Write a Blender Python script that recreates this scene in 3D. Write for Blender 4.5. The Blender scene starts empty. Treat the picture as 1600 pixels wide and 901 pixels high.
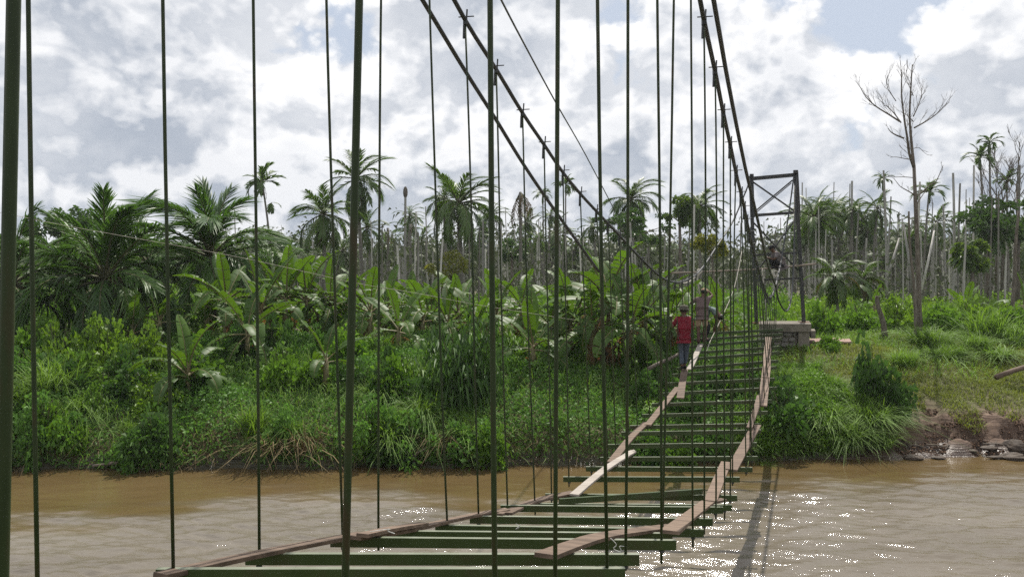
import bpy, math, random
import numpy as np
from mathutils import Vector, Matrix
R = math.radians
PI = math.pi
random.seed(7)
rng = np.random.default_rng(11)
SC = bpy.context.scene
COL = SC.collection

# ------------------------------------------------------------------ camera, light, exposure
CAM_Z = 4.8
FPX, CX, CY, HY = 1150.0, 800.0, 450.5, 430.0
PITCH = math.atan((CY - HY) / FPX)
cam = bpy.data.cameras.new('camera')
cam.sensor_width = 36.0
cam.lens = 36.0 * FPX / 1600.0
cam.clip_start, cam.clip_end = 0.05, 3000.0
cam_o = bpy.data.objects.new('camera', cam)
cam_o.location = (0, 0, CAM_Z)
cam_o.rotation_euler = (PI / 2 - PITCH, 0, 0)
COL.objects.link(cam_o)
SC.camera = cam_o
SC.view_settings.view_transform = 'Standard'
SC.view_settings.look = 'None'
SC.view_settings.gamma = 1.0
SC.view_settings.use_curve_mapping = False
SC.view_settings.exposure = 0.24
HAZE = 0.00035

SUN_EL, SUN_AZ = R(60), R(18)
sdir = Vector((math.sin(SUN_AZ) * math.cos(SUN_EL), math.cos(SUN_AZ) * math.cos(SUN_EL), math.sin(SUN_EL)))
sun = bpy.data.lights.new('sun', 'SUN')
sun.energy = 4.8
sun.angle = R(0.6)
sun.color = (1.0, 0.95, 0.86)
sun_o = bpy.data.objects.new('sun', sun)
sun_o.rotation_euler = sdir.to_track_quat('Z', 'Y').to_euler()
sun_o.location = (0, 0, 60)
COL.objects.link(sun_o)


def build_world():
    w = bpy.data.worlds.new('World')
    SC.world = w
    w.use_nodes = True
    nt = w.node_tree
    nt.nodes.clear()
    N = nt.nodes.new
    L = nt.links.new

    def math_n(op, a, b=None, clamp=False):
        n = N('ShaderNodeMath'); n.operation = op; n.use_clamp = clamp
        for i, v in enumerate((a, b)):
            if v is None:
                continue
            if isinstance(v, (int, float)):
                n.inputs[i].default_value = v
            else:
                L(v, n.inputs[i])
        return n.outputs[0]

    def vmath(op, a, b=None):
        n = N('ShaderNodeVectorMath'); n.operation = op
        for i, v in enumerate((a, b)):
            if v is None:
                continue
            if isinstance(v, (tuple, list)):
                n.inputs[i].default_value = v
            else:
                L(v, n.inputs[i])
        return n

    def mrange(v, a, b, c=0.0, d=1.0, smooth=True):
        n = N('ShaderNodeMapRange')
        n.interpolation_type = 'SMOOTHSTEP' if smooth else 'LINEAR'
        n.inputs[1].default_value = a; n.inputs[2].default_value = b
        n.inputs[3].default_value = c; n.inputs[4].default_value = d
        L(v, n.inputs[0])
        return n.outputs[0]

    def mixc(f, a, b):
        n = N('ShaderNodeMix'); n.data_type = 'RGBA'
        if isinstance(f, (int, float)):
            n.inputs[0].default_value = f
        else:
            L(f, n.inputs[0])
        for i, v in ((6, a), (7, b)):
            if isinstance(v, tuple):
                n.inputs[i].default_value = v
            else:
                L(v, n.inputs[i])
        return n.outputs[2]

    tc = N('ShaderNodeTexCoord')
    d = tc.outputs['Generated']

    def field(vec):
        """cumulus density: billowing cells broken up by fine noise"""
        nz = N('ShaderNodeTexNoise'); nz.inputs['Scale'].default_value = 3.1
        nz.inputs['Detail'].default_value = 9; nz.inputs['Roughness'].default_value = 0.60
        nz.inputs['Distortion'].default_value = 0.15
        L(vec, nz.inputs['Vector'])
        wrp = N('ShaderNodeTexNoise'); wrp.inputs['Scale'].default_value = 9.0
        wrp.inputs['Detail'].default_value = 6
        L(vec, wrp.inputs['Vector'])
        off = vmath('SCALE', vmath('SUBTRACT', wrp.outputs['Color'], (0.5, 0.5, 0.5)).outputs[0])
        off.inputs[3].default_value = 0.09
        vv = vmath('ADD', vec, off.outputs[0]).outputs[0]
        vo = N('ShaderNodeTexVoronoi'); vo.feature = 'F1'
        vo.inputs['Scale'].default_value = 5.6
        vo.inputs['Detail'].default_value = 3.0
        vo.inputs['Roughness'].default_value = 0.55
        vo.inputs['Lacunarity'].default_value = 2.3
        vo.normalize = True
        L(vv, vo.inputs['Vector'])
        bil = math_n('SUBTRACT', 1.0, vo.outputs['Distance'])
        a = math_n('MULTIPLY', nz.outputs[0], 0.56)
        b = math_n('MULTIPLY', bil, 0.54)
        return math_n('ADD', a, b), bil

    sq = vmath('MULTIPLY', d, (1.0, 1.0, 1.35)).outputs[0]
    f0, g0 = field(sq)
    f1, g1 = field(vmath('ADD', sq, (-0.014, 0.0, 0.040)).outputs[0])

    def blob(px, py, rad, amt):
        v = Vector(((px - CX) / FPX, 1.0, (HY - py) / FPX)).normalized()
        dist = vmath('DISTANCE', d, tuple(v)).outputs['Value']
        return math_n('MULTIPLY', mrange(dist, 0.0, rad, 1.0, 0.0), amt)

    cov = f0
    for b in ((940, 90, 0.15, -0.11), (1410, 70, 0.24, -0.12), (1300, 222, 0.10, -0.13),
              (60, 130, 0.13, -0.11), (560, 30, 0.13, -0.11), (1110, 190, 0.11, -0.09), (700, 60, 0.07, -0.05), (250, 120, 0.30, 0.10), (720, 140, 0.22, 0.09),
              (1240, 130, 0.12, 0.10), (1040, 190, 0.16, 0.08), (1560, 190, 0.17, 0.10)):
        cov = math_n('ADD', cov, blob(*b))
    dz = N('ShaderNodeSeparateXYZ'); L(d, dz.inputs[0])
    lowband = mrange(dz.outputs[2], 0.02, 0.20, 0.10, 0.0)
    cov = math_n('ADD', cov, lowband)
    cover = mrange(cov, 0.545, 0.590)
    thick = mrange(cov, 0.575, 0.80)
    relief = mrange(math_n('ADD', math_n('SUBTRACT', f0, f1), math_n('MULTIPLY', math_n('SUBTRACT', g0, g1), 0.45)), -0.056, 0.054, 0.0, 1.0, False)
    # thin edges shine, thick undersides stay grey
    lit = math_n('ADD', math_n('MULTIPLY', relief, 0.70), math_n('MULTIPLY', math_n('SUBTRACT', 1.0, thick), 0.45))
    lit = math_n('SUBTRACT', lit, 0.10)
    glow = blob(400, 60, 0.75, 0.12)
    lit = math_n('ADD', lit, glow, True)
    grey = mixc(mrange(dz.outputs[2], 0.02, 0.28), (0.385, 0.435, 0.515, 1), (0.43, 0.475, 0.55, 1))
    cloud = mixc(lit, grey, (1.0, 1.0, 1.01, 1))
    sky = N('ShaderNodeTexSky'); sky.sky_type = 'NISHITA'; sky.sun_disc = False
    sky.sun_elevation = SUN_EL; sky.sun_rotation = SUN_AZ
    sky.altitude = 100; sky.air_density = 1.0; sky.dust_density = 2.5; sky.ozone_density = 1.0
    bg1 = N('ShaderNodeBackground'); L(sky.outputs[0], bg1.inputs[0]); bg1.inputs[1].default_value = 0.075
    # thin veil of high haze over the blue
    veil = N('ShaderNodeBackground'); veil.inputs[0].default_value = (0.62, 0.69, 0.80, 1); veil.inputs[1].default_value = 0.9
    m0 = N('ShaderNodeMixShader'); m0.inputs[0].default_value = 0.7
    L(bg1.outputs[0], m0.inputs[1]); L(veil.outputs[0], m0.inputs[2])
    bg2 = N('ShaderNodeBackground'); L(cloud, bg2.inputs[0]); bg2.inputs[1].default_value = 0.92
    mx = N('ShaderNodeMixShader'); L(cover, mx.inputs[0]); L(m0.outputs[0], mx.inputs[1]); L(bg2.outputs[0], mx.inputs[2])
    out = N('ShaderNodeOutputWorld'); L(mx.outputs[0], out.inputs[0])
    w.cycles.sampling_method = 'MANUAL'
    w.cycles.sample_map_resolution = 256


build_world()
SC.cycles.sample_clamp_indirect = 2.5
SC.cycles.caustics_reflective = False
SC.cycles.max_bounces = 8
SC.cycles.diffuse_bounces = 3
SC.cycles.transparent_max_bounces = 6
SC.cycles.use_denoising = False


# ------------------------------------------------------------------ helpers
def P(x, y, Y):
    """photo pixel and depth along the level view axis -> point in the place"""
    u = (x - CX) / FPX
    v = (CY - y) / FPX
    c, s = math.cos(PITCH), math.sin(PITCH)
    dx, dy, dz = u, c + v * s, -s + v * c
    t = Y / dy
    return Vector((dx * t, Y, CAM_Z + dz * t))


def PX(x, Y):
    return (x - CX) / FPX * Y


def empty(name, loc, rotz=0.0, label=None, cat=None, group=None):
    o = bpy.data.objects.new(name, None)
    o.empty_display_size = 0.1
    o.location = loc
    o.rotation_euler = (0, 0, rotz)
    COL.objects.link(o)
    tag(o, label, cat, group)
    return o


def tag(o, label=None, cat=None, group=None, kind=None):
    if label: o['label'] = label
    if cat: o['category'] = cat
    if group: o['group'] = group
    if kind: o['kind'] = kind
    return o


def link(name, me, parent=None, loc=None, rot=None, scale=None):
    o = bpy.data.objects.new(name, me)
    COL.objects.link(o)
    if parent is not None: o.parent = parent
    if loc is not None: o.location = loc
    if rot is not None: o.rotation_euler = rot
    if scale is not None: o.scale = scale if hasattr(scale, '__len__') else (scale,) * 3
    return o


def mesh_np(name, V, F, mat, smooth=False, mats=None, midx=None):
    """numpy mesh, faces all of one size"""
    me = bpy.data.meshes.new(name)
    V = np.asarray(V, dtype=np.float32); F = np.asarray(F, dtype=np.int32)
    k = F.shape[1]
    me.vertices.add(len(V)); me.vertices.foreach_set('co', V.ravel())
    me.loops.add(F.size); me.loops.foreach_set('vertex_index', F.ravel())
    me.polygons.add(len(F))
    me.polygons.foreach_set('loop_start', np.arange(0, F.size, k, dtype=np.int32))
    me.polygons.foreach_set('loop_total', np.full(len(F), k, dtype=np.int32))
    for m in (mats or [mat]):
        me.materials.append(m)
    if midx is not None:
        me.polygons.foreach_set('material_index', np.asarray(midx, dtype=np.int32))
    if smooth:
        me.polygons.foreach_set('use_smooth', np.ones(len(F), dtype=bool))
    me.update(calc_edges=True)
    me.validate()
    return me


class MB:
    """collects boxes, tubes and lofts, then builds ONE mesh"""
    def __init__(self):
        self.v, self.f, self.m = [], [], []
        self.mi = 0

    def add(self, vs, fs):
        b = len(self.v)
        self.v += [tuple(p) for p in vs]
        self.f += [tuple(i + b for i in f) for f in fs]
        self.m += [self.mi] * len(fs)

    def box(self, c, s, M=None):
        c = Vector(c); hx, hy, hz = s[0] / 2, s[1] / 2, s[2] / 2
        vs = [Vector((x, y, z)) for x in (-hx, hx) for y in (-hy, hy) for z in (-hz, hz)]
        if M is not None: vs = [M @ p for p in vs]
        self.add([p + c for p in vs], [(0, 1, 3, 2), (4, 6, 7, 5), (0, 4, 5, 1), (2, 3, 7, 6), (0, 2, 6, 4), (1, 5, 7, 3)])

    def bar(self, a, b, w, h, up=(0, 0, 1), roll=0.0):
        """rectangular bar from a to b, w across, h along up"""
        a, b = Vector(a), Vector(b)
        d = (b - a).normalized(); up = Vector(up)
        s = d.cross(up)
        if s.length < 1e-5: s = d.cross(Vector((0, 1, 0)))
        s.normalize(); u = s.cross(d).normalized()
        if roll:
            q = Matrix.Rotation(roll, 3, d); s, u = q @ s, q @ u
        vs = []
        for p in (a, b):
            for i, j in ((-1, -1), (1, -1), (1, 1), (-1, 1)):
                vs.append(p + s * (w / 2 * i) + u * (h / 2 * j))
        self.add(vs, [(0, 1, 2, 3), (7, 6, 5, 4), (0, 4, 5, 1), (1, 5, 6, 2), (2, 6, 7, 3), (3, 7, 4, 0)])

    def tube(self, pts, rad, n=6, cap=True, flat=1.0):
        pts = [Vector(p) for p in pts]
        if not hasattr(rad, '__len__'): rad = [rad] * len(pts)
        vs = []
        ref = None
        for i, p in enumerate(pts):
            d = (pts[min(i + 1, len(pts) - 1)] - pts[max(i - 1, 0)])
            if d.length < 1e-9: d = Vector((0, 0, 1))
            d.normalize()
            if ref is None:
                ref = Vector((1, 0, 0)) if abs(d.x) < 0.8 else Vector((0, 1, 0))
            s = (ref - d * ref.dot(d)).normalized(); u = d.cross(s)
            ref = s
            for k in range(n):
                a = 2 * PI * k / n
                vs.append(p + s * (math.cos(a) * rad[i]) + u * (math.sin(a) * rad[i] * flat))
        fs = []
        for i in range(len(pts) - 1):
            for k in range(n):
                k2 = (k + 1) % n
                fs.append((i * n + k, i * n + k2, (i + 1) * n + k2, (i + 1) * n + k))
        if cap:
            fs.append(tuple(range(n - 1, -1, -1)))
            fs.append(tuple((len(pts) - 1) * n + k for k in range(n)))
        self.add(vs, fs)

    def ball(self, c, r, n=10, m=7, M=None):
        c = Vector(c)
        if not hasattr(r, '__len__'): r = (r, r, r)
        vs, fs = [], []
        for j in range(m + 1):
            t = PI * j / m
            for i in range(n):
                a = 2 * PI * i / n
                p = Vector((r[0] * math.sin(t) * math.cos(a), r[1] * math.sin(t) * math.sin(a), r[2] * math.cos(t)))
                if M is not None: p = M @ p
                vs.append(c + p)
        for j in range(m):
            for i in range(n):
                i2 = (i + 1) % n
                fs.append((j * n + i, (j + 1) * n + i, (j + 1) * n + i2, j * n + i2))
        self.add(vs, fs)

    def build(self, name, mat, parent=None, smooth=False, mats=None):
        me = bpy.data.meshes.new(name)
        me.from_pydata(self.v, [], self.f)
        for m in (mats or [mat]): me.materials.append(m)
        if mats: me.polygons.foreach_set('material_index', self.m)
        if smooth: me.polygons.foreach_set('use_smooth', [True] * len(self.f))
        me.update()
        return link(name, me, parent)


# ------------------------------------------------------------------ materials
MATS = {}


def new_mat(name):
    m = bpy.data.materials.new(name); m.use_nodes = True
    nt = m.node_tree
    return m, nt, nt.nodes['Principled BSDF'], nt.nodes['Material Output']


def set_in(b, **kw):
    for k, v in kw.items():
        b.inputs[k.replace('_', ' ')].default_value = v


def ramp_node(nt, fac, stops):
    r = nt.nodes.new('ShaderNodeValToRGB')
    el = r.color_ramp.elements
    while len(el) < len(stops): el.new(0.5)
    for e, (p, c) in zip(el, stops):
        e.position = p; e.color = (*c, 1)
    nt.links.new(fac, r.inputs[0])
    return r.outputs[0]


def noise_node(nt, scale, detail=5, vec=None, coord='Object', rough=0.55, sx=None):
    n = nt.nodes.new('ShaderNodeTexNoise')
    n.inputs['Scale'].default_value = scale; n.inputs['Detail'].default_value = detail
    n.inputs['Roughness'].default_value = rough
    if vec is None:
        tc = nt.nodes.new('ShaderNodeTexCoord'); vec = tc.outputs[coord]
    if sx is not None:
        mp = nt.nodes.new('ShaderNodeMapping'); mp.inputs['Scale'].default_value = sx
        nt.links.new(vec, mp.inputs[0]); vec = mp.outputs[0]
    nt.links.new(vec, n.inputs['Vector'])
    return n.outputs[0]


def add_bump(nt, b, h, strength=0.3, dist=0.02):
    bp = nt.nodes.new('ShaderNodeBump')
    bp.inputs['Strength'].default_value = strength; bp.inputs['Distance'].default_value = dist
    nt.links.new(h, bp.inputs['Height']); nt.links.new(bp.outputs[0], b.inputs['Normal'])


def surf_mat(name, c0, c1, scale=6.0, rough=0.7, bump=0.3, bdist=0.02, sx=None, spec=0.4, detail=6, coord='Object', metal=0.0, c2=None, geo=False):
    m, nt, b, o = new_mat(name)
    vec = None
    if geo:
        g = nt.nodes.new('ShaderNodeNewGeometry'); vec = g.outputs['Position']
    n = noise_node(nt, scale, detail, vec=vec, sx=sx, coord=coord)
    stops = [(0.3, c0), (0.7, c1)] if c2 is None else [(0.28, c0), (0.52, c1), (0.74, c2)]
    nt.links.new(ramp_node(nt, n, stops), b.inputs['Base Color'])
    set_in(b, Roughness=rough, Metallic=metal)
    b.inputs['Specular IOR Level'].default_value = spec
    if bump: add_bump(nt, b, n, bump, bdist)
    MATS[name] = m
    return m


def leaf_mat(name, dark, light, trans, rough=0.42, tmix=0.38, spec=0.45, scale=0.35):
    """leaf: glossy top, light passing through; every leaf (island) its own tone"""
    m, nt, b, o = new_mat(name)
    geo = nt.nodes.new('ShaderNodeNewGeometry')
    oi = nt.nodes.new('ShaderNodeObjectInfo')
    nz = noise_node(nt, scale, 3, vec=geo.outputs['Position'])
    ma = nt.nodes.new('ShaderNodeMath'); ma.operation = 'MULTIPLY_ADD'
    nt.links.new(geo.outputs['Random Per Island'], ma.inputs[0]); ma.inputs[1].default_value = 0.55
    nt.links.new(nz, ma.inputs[2])
    mb = nt.nodes.new('ShaderNodeMath'); mb.operation = 'MULTIPLY_ADD'
    nt.links.new(oi.outputs['Random'], mb.inputs[0]); mb.inputs[1].default_value = 0.42
    nt.links.new(ma.outputs[0], mb.inputs[2])
    mr = nt.nodes.new('ShaderNodeMapRange'); mr.inputs[1].default_value = 0.45; mr.inputs[2].default_value = 1.45
    nt.links.new(mb.outputs[0], mr.inputs[0])
    col = ramp_node(nt, mr.outputs[0], [(0.0, dark), (0.75, light), (1.0, tuple(min(1, c * 1.35) for c in light))])
    nt.links.new(col, b.inputs['Base Color'])
    set_in(b, Roughness=rough)
    b.inputs['Specular IOR Level'].default_value = spec
    tcol = nt.nodes.new('ShaderNodeMix'); tcol.data_type = 'RGBA'
    tcol.inputs[6].default_value = (*[c * 0.55 for c in trans], 1); tcol.inputs[7].default_value = (*trans, 1)
    nt.links.new(mr.outputs[0], tcol.inputs[0])
    tr = nt.nodes.new('ShaderNodeBsdfTranslucent'); nt.links.new(tcol.outputs[2], tr.inputs[0])
    mx = nt.nodes.new('ShaderNodeMixShader'); mx.inputs[0].default_value = tmix
    nt.links.new(b.outputs[0], mx.inputs[1]); nt.links.new(tr.outputs[0], mx.inputs[2])
    nt.links.new(mx.outputs[0], o.inputs[0])
    MATS[name] = m
    return m


leaf_mat('banana_leaf', (0.030, 0.071, 0.009), (0.074, 0.142, 0.017), (0.146, 0.284, 0.014), rough=0.48, spec=0.3, tmix=0.33)
leaf_mat('banana_dry', (0.10, 0.055, 0.025), (0.22, 0.13, 0.06), (0.30, 0.13, 0.04), rough=0.7, spec=0.2)
leaf_mat('oil_palm_leaf', (0.033, 0.083, 0.019), (0.085, 0.157, 0.033), (0.119, 0.256, 0.025), rough=0.45, tmix=0.28, spec=0.4)
leaf_mat('coconut_leaf', (0.031, 0.068, 0.015), (0.083, 0.139, 0.029), (0.133, 0.248, 0.023), rough=0.45, tmix=0.30, spec=0.4)
leaf_mat('dry_frond', (0.09, 0.065, 0.035), (0.18, 0.13, 0.07), (0.16, 0.10, 0.04), rough=0.7, spec=0.2, tmix=0.25)
leaf_mat('yellow_frond', (0.10, 0.09, 0.02), (0.22, 0.17, 0.035), (0.28, 0.20, 0.03), rough=0.5, tmix=0.35)
leaf_mat('shrub_pale', (0.066, 0.133, 0.016), (0.161, 0.267, 0.033), (0.220, 0.389, 0.019), rough=0.5, tmix=0.38)
leaf_mat('shrub_mid', (0.050, 0.114, 0.015), (0.129, 0.235, 0.030), (0.183, 0.368, 0.022), rough=0.55, spec=0.3, tmix=0.36)
leaf_mat('shrub_dark', (0.028, 0.067, 0.017), (0.072, 0.140, 0.032), (0.091, 0.209, 0.024), rough=0.55, spec=0.3, tmix=0.30)
leaf_mat('creeper', (0.042, 0.106, 0.022), (0.113, 0.222, 0.045), (0.150, 0.332, 0.038), rough=0.55, spec=0.3, tmix=0.33)
leaf_mat('grass_blade', (0.056, 0.119, 0.018), (0.144, 0.241, 0.040), (0.208, 0.368, 0.029), rough=0.6, spec=0.28, tmix=0.36)
leaf_mat('lawn_blade', (0.092, 0.125, 0.019), (0.184, 0.219, 0.038), (0.289, 0.350, 0.032), rough=0.6, spec=0.25, tmix=0.36, scale=0.6)
leaf_mat('dry_grass', (0.085, 0.060, 0.032), (0.185, 0.140, 0.075), (0.14, 0.10, 0.04), rough=0.75, spec=0.15, tmix=0.2)
leaf_mat('tree_leaf', (0.024, 0.059, 0.013), (0.069, 0.125, 0.025), (0.093, 0.200, 0.019), rough=0.42, tmix=0.3)
leaf_mat('tree_leaf_light', (0.040, 0.085, 0.014), (0.105, 0.170, 0.030), (0.17, 0.27, 0.02), rough=0.45, tmix=0.4)
leaf_mat('tree_leaf_yellow', (0.10, 0.13, 0.015), (0.20, 0.22, 0.03), (0.33, 0.33, 0.03), rough=0.45, tmix=0.4)
leaf_mat('far_leaf', (0.050, 0.064, 0.034), (0.110, 0.125, 0.070), (0.07, 0.10, 0.03), rough=0.6, tmix=0.25, spec=0.25)

surf_mat('palm_trunk', (0.11, 0.10, 0.085), (0.24, 0.225, 0.20), scale=5, rough=0.85, bump=0.5, sx=(1, 1, 5), spec=0.2)
surf_mat('dead_trunk', (0.22, 0.21, 0.19), (0.46, 0.44, 0.41), scale=3.5, rough=0.85, bump=0.3, sx=(2, 2, 0.5), spec=0.2)
surf_mat('bark', (0.075, 0.06, 0.048), (0.20, 0.175, 0.145), scale=7, rough=0.9, bump=0.6, sx=(2, 2, 0.5), spec=0.15)
surf_mat('oil_trunk', (0.03, 0.024, 0.017), (0.09, 0.07, 0.05), scale=9, rough=0.9, bump=0.8, bdist=0.05, spec=0.15)
surf_mat('banana_stem', (0.06, 0.075, 0.03), (0.16, 0.14, 0.06), scale=6, rough=0.6, bump=0.3, sx=(3, 3, 0.6), c2=(0.12, 0.075, 0.035))
surf_mat('crownshaft', (0.05, 0.085, 0.03), (0.10, 0.14, 0.05), scale=4, rough=0.5, bump=0.1)
surf_mat('stalk', (0.05, 0.06, 0.025), (0.12, 0.11, 0.05), scale=8, rough=0.7, bump=0.2)
surf_mat('wood_red', (0.085, 0.060, 0.044), (0.205, 0.146, 0.108), scale=4, rough=0.75, bump=0.25, bdist=0.006, sx=(0.35, 3.0, 3.0), spec=0.25)
surf_mat('wood_grey', (0.24, 0.21, 0.18), (0.40, 0.36, 0.32), scale=4, rough=0.8, bump=0.25, bdist=0.006, sx=(0.35, 3.0, 3.0), spec=0.25)
surf_mat('wood_pole', (0.13, 0.10, 0.08), (0.27, 0.22, 0.175), scale=6, rough=0.75, bump=0.2, sx=(0.4, 4, 4))
surf_mat('green_paint', (0.024, 0.042, 0.011), (0.040, 0.064, 0.019), scale=3.0, rough=0.42, bump=0.10, spec=0.4, c2=(0.048, 0.042, 0.021))
surf_mat('flange_glare', (0.09, 0.11, 0.06), (0.20, 0.215, 0.16), scale=3, rough=0.5, bump=0.05)  # beam tops coloured paler: sun glare on the flange put into the colour
surf_mat('rod_paint', (0.013, 0.024, 0.007), (0.026, 0.042, 0.013), scale=6, rough=0.5, bump=0.15, bdist=0.004, spec=0.3, c2=(0.045, 0.032, 0.016), sx=(4, 4, 0.8))
surf_mat('cable_steel', (0.022, 0.024, 0.026), (0.055, 0.058, 0.060), scale=40, rough=0.5, bump=0.4, bdist=0.004, spec=0.4)
surf_mat('tower_steel', (0.020, 0.024, 0.026), (0.055, 0.052, 0.050), scale=5, rough=0.6, bump=0.1, spec=0.35)
surf_mat('rust', (0.10, 0.045, 0.025), (0.22, 0.11, 0.06), scale=9, rough=0.85, bump=0.3)
surf_mat('concrete', (0.085, 0.072, 0.057), (0.19, 0.165, 0.135), scale=3.2, rough=0.9, bump=0.4, bdist=0.01, c2=(0.14, 0.12, 0.095))
surf_mat('stone', (0.09, 0.082, 0.072), (0.20, 0.185, 0.165), scale=5, rough=0.9, bump=0.6, bdist=0.02)
surf_mat('slab_pink', (0.22, 0.14, 0.115), (0.33, 0.23, 0.19), scale=5, rough=0.9, bump=0.3)
surf_mat('rope', (0.36, 0.33, 0.28), (0.58, 0.54, 0.47), scale=30, rough=0.9, bump=0.3)
surf_mat('wire', (0.06, 0.06, 0.065), (0.12, 0.12, 0.125), scale=10, rough=0.45, bump=0.0)
surf_mat('white_string', (0.35, 0.35, 0.33), (0.55, 0.55, 0.52), scale=30, rough=0.8, bump=0.0)
surf_mat('wet_rock', (0.034, 0.025, 0.019), (0.10, 0.076, 0.057), scale=4, rough=0.7, bump=0.7, bdist=0.03, spec=0.3)
surf_mat('mud_clod', (0.06, 0.038, 0.026), (0.13, 0.086, 0.06), scale=6, rough=0.95, bump=0.0, spec=0.05)
surf_mat('driftwood', (0.07, 0.055, 0.042), (0.20, 0.17, 0.14), scale=6, rough=0.85, bump=0.5, sx=(0.5, 3, 3))
surf_mat('skin', (0.085, 0.042, 0.026), (0.125, 0.066, 0.042), scale=8, rough=0.55, bump=0.05)
surf_mat('hair', (0.008, 0.007, 0.006), (0.020, 0.016, 0.013), scale=30, rough=0.6, bump=0.3)
surf_mat('cloth_red', (0.115, 0.010, 0.018), (0.19, 0.018, 0.030), scale=9, rough=0.85, bump=0.35, bdist=0.02, spec=0.2)
surf_mat('cloth_denim', (0.045, 0.058, 0.080), (0.10, 0.12, 0.155), scale=8, rough=0.9, bump=0.35, bdist=0.02, spec=0.2)
surf_mat('cloth_plum', (0.095, 0.066, 0.064), (0.165, 0.122, 0.118), scale=8, rough=0.9, bump=0.35, bdist=0.02, spec=0.2)
surf_mat('cloth_tan', (0.27, 0.18, 0.12), (0.40, 0.29, 0.20), scale=8, rough=0.9, bump=0.35, bdist=0.02, spec=0.2)
surf_mat('cloth_teal', (0.12, 0.16, 0.155), (0.22, 0.27, 0.26), scale=8, rough=0.9, bump=0.35, bdist=0.02, spec=0.2)
surf_mat('cloth_black', (0.012, 0.012, 0.014), (0.030, 0.030, 0.032), scale=8, rough=0.9, bump=0.3, bdist=0.02, spec=0.2)
surf_mat('cloth_grey', (0.10, 0.085, 0.085), (0.19, 0.165, 0.165), scale=8, rough=0.9, bump=0.35, bdist=0.02, spec=0.2)
surf_mat('cloth_hat', (0.06, 0.055, 0.042), (0.12, 0.11, 0.085), scale=12, rough=0.9, bump=0.3, bdist=0.01, spec=0.2)
surf_mat('boot', (0.045, 0.020, 0.018), (0.10, 0.045, 0.035), scale=9, rough=0.6, bump=0.2)


def vary_tone(name, lo, hi):
    """each separate trunk its own weathered tone"""
    m = MATS[name]; nt = m.node_tree; b = nt.nodes['Principled BSDF']
    src = b.inputs['Base Color'].links[0].from_socket
    g = nt.nodes.new('ShaderNodeNewGeometry'); oi = nt.nodes.new('ShaderNodeObjectInfo')
    ad = nt.nodes.new('ShaderNodeMath'); ad.operation = 'ADD'
    nt.links.new(g.outputs['Random Per Island'], ad.inputs[0]); nt.links.new(oi.outputs['Random'], ad.inputs[1])
    fr = nt.nodes.new('ShaderNodeMath'); fr.operation = 'FRACT'; nt.links.new(ad.outputs[0], fr.inputs[0])
    mr = nt.nodes.new('ShaderNodeMapRange'); mr.inputs[3].default_value = lo; mr.inputs[4].default_value = hi
    nt.links.new(fr.outputs[0], mr.inputs[0])
    vm = nt.nodes.new('ShaderNodeVectorMath'); vm.operation = 'SCALE'
    nt.links.new(src, vm.inputs[0]); nt.links.new(mr.outputs[0], vm.inputs[3])
    nt.links.new(vm.outputs[0], b.inputs['Base Color'])


vary_tone('dead_trunk', 0.6, 1.55)
vary_tone('wood_red', 0.75, 1.15)

# ------------------------------------------------------------------ terrain and river
def waterline(X):
    return (np.interp(X, [-60, -13, -6, 0, 5, 9.3, 13, 60], [17.6, 18.1, 18.15, 18.4, 18.8, 19.15, 19.25, 19.8])
            + 0.10 * np.sin(X * 1.7 + 0.6) + 0.06 * np.sin(X * 4.3))


def ground(X, Y):
    X = np.asarray(X, float); Y = np.asarray(Y, float)
    d = Y - waterline(X)
    left = np.interp(d, [-7, -1, 0, 0.5, 2, 4, 8, 40], [-1.6, -0.35, -0.02, 0.62, 1.25, 1.75, 2.25, 2.35])
    right = np.interp(d, [-7, -1, 0, 0.35, 0.8, 1.05, 1.6, 3.2, 6.3, 9, 40], [-1.6, -0.3, -0.02, 0.14, 0.30, 0.62, 0.92, 1.5, 2.2, 2.35, 2.35])
    t = np.clip((X - 8.3) / 1.3, 0, 1); t = t * t * (3 - 2 * t)
    z = left * (1 - t) + right * t
    z = z + np.clip(d, 0, 1.5) / 1.5 * (0.10 * np.sin(X * 0.9 + 1) * np.sin(Y * 0.7) + 0.05 * np.sin(X * 2.3) * np.sin(Y * 2.9 + 1))
    near = np.interp(Y, [-60, -6, 3, 9, 11], [2.2, 1.9, 1.6, -0.3, -1.6])
    z = np.where(Y < 11, near, z)
    far = np.clip((Y - 110) / 250, 0, 1)
    return z + far * far * 6.0


def gz(X, Y):
    return float(ground(X, Y))


def grid_mesh(name, xs, ys, zf, mat, smooth=True):
    GX, GY = np.meshgrid(xs, ys)
    Z = zf(GX, GY)
    V = np.stack([GX.ravel(), GY.ravel(), Z.ravel()], 1)
    nx, ny = len(xs), len(ys)
    i = np.arange(ny - 1)[:, None] * nx + np.arange(nx - 1)[None, :]
    F = np.stack([i, i + 1, i + nx + 1, i + nx], -1).reshape(-1, 4)
    return mesh_np(name, V, F, mat, smooth)


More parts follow.
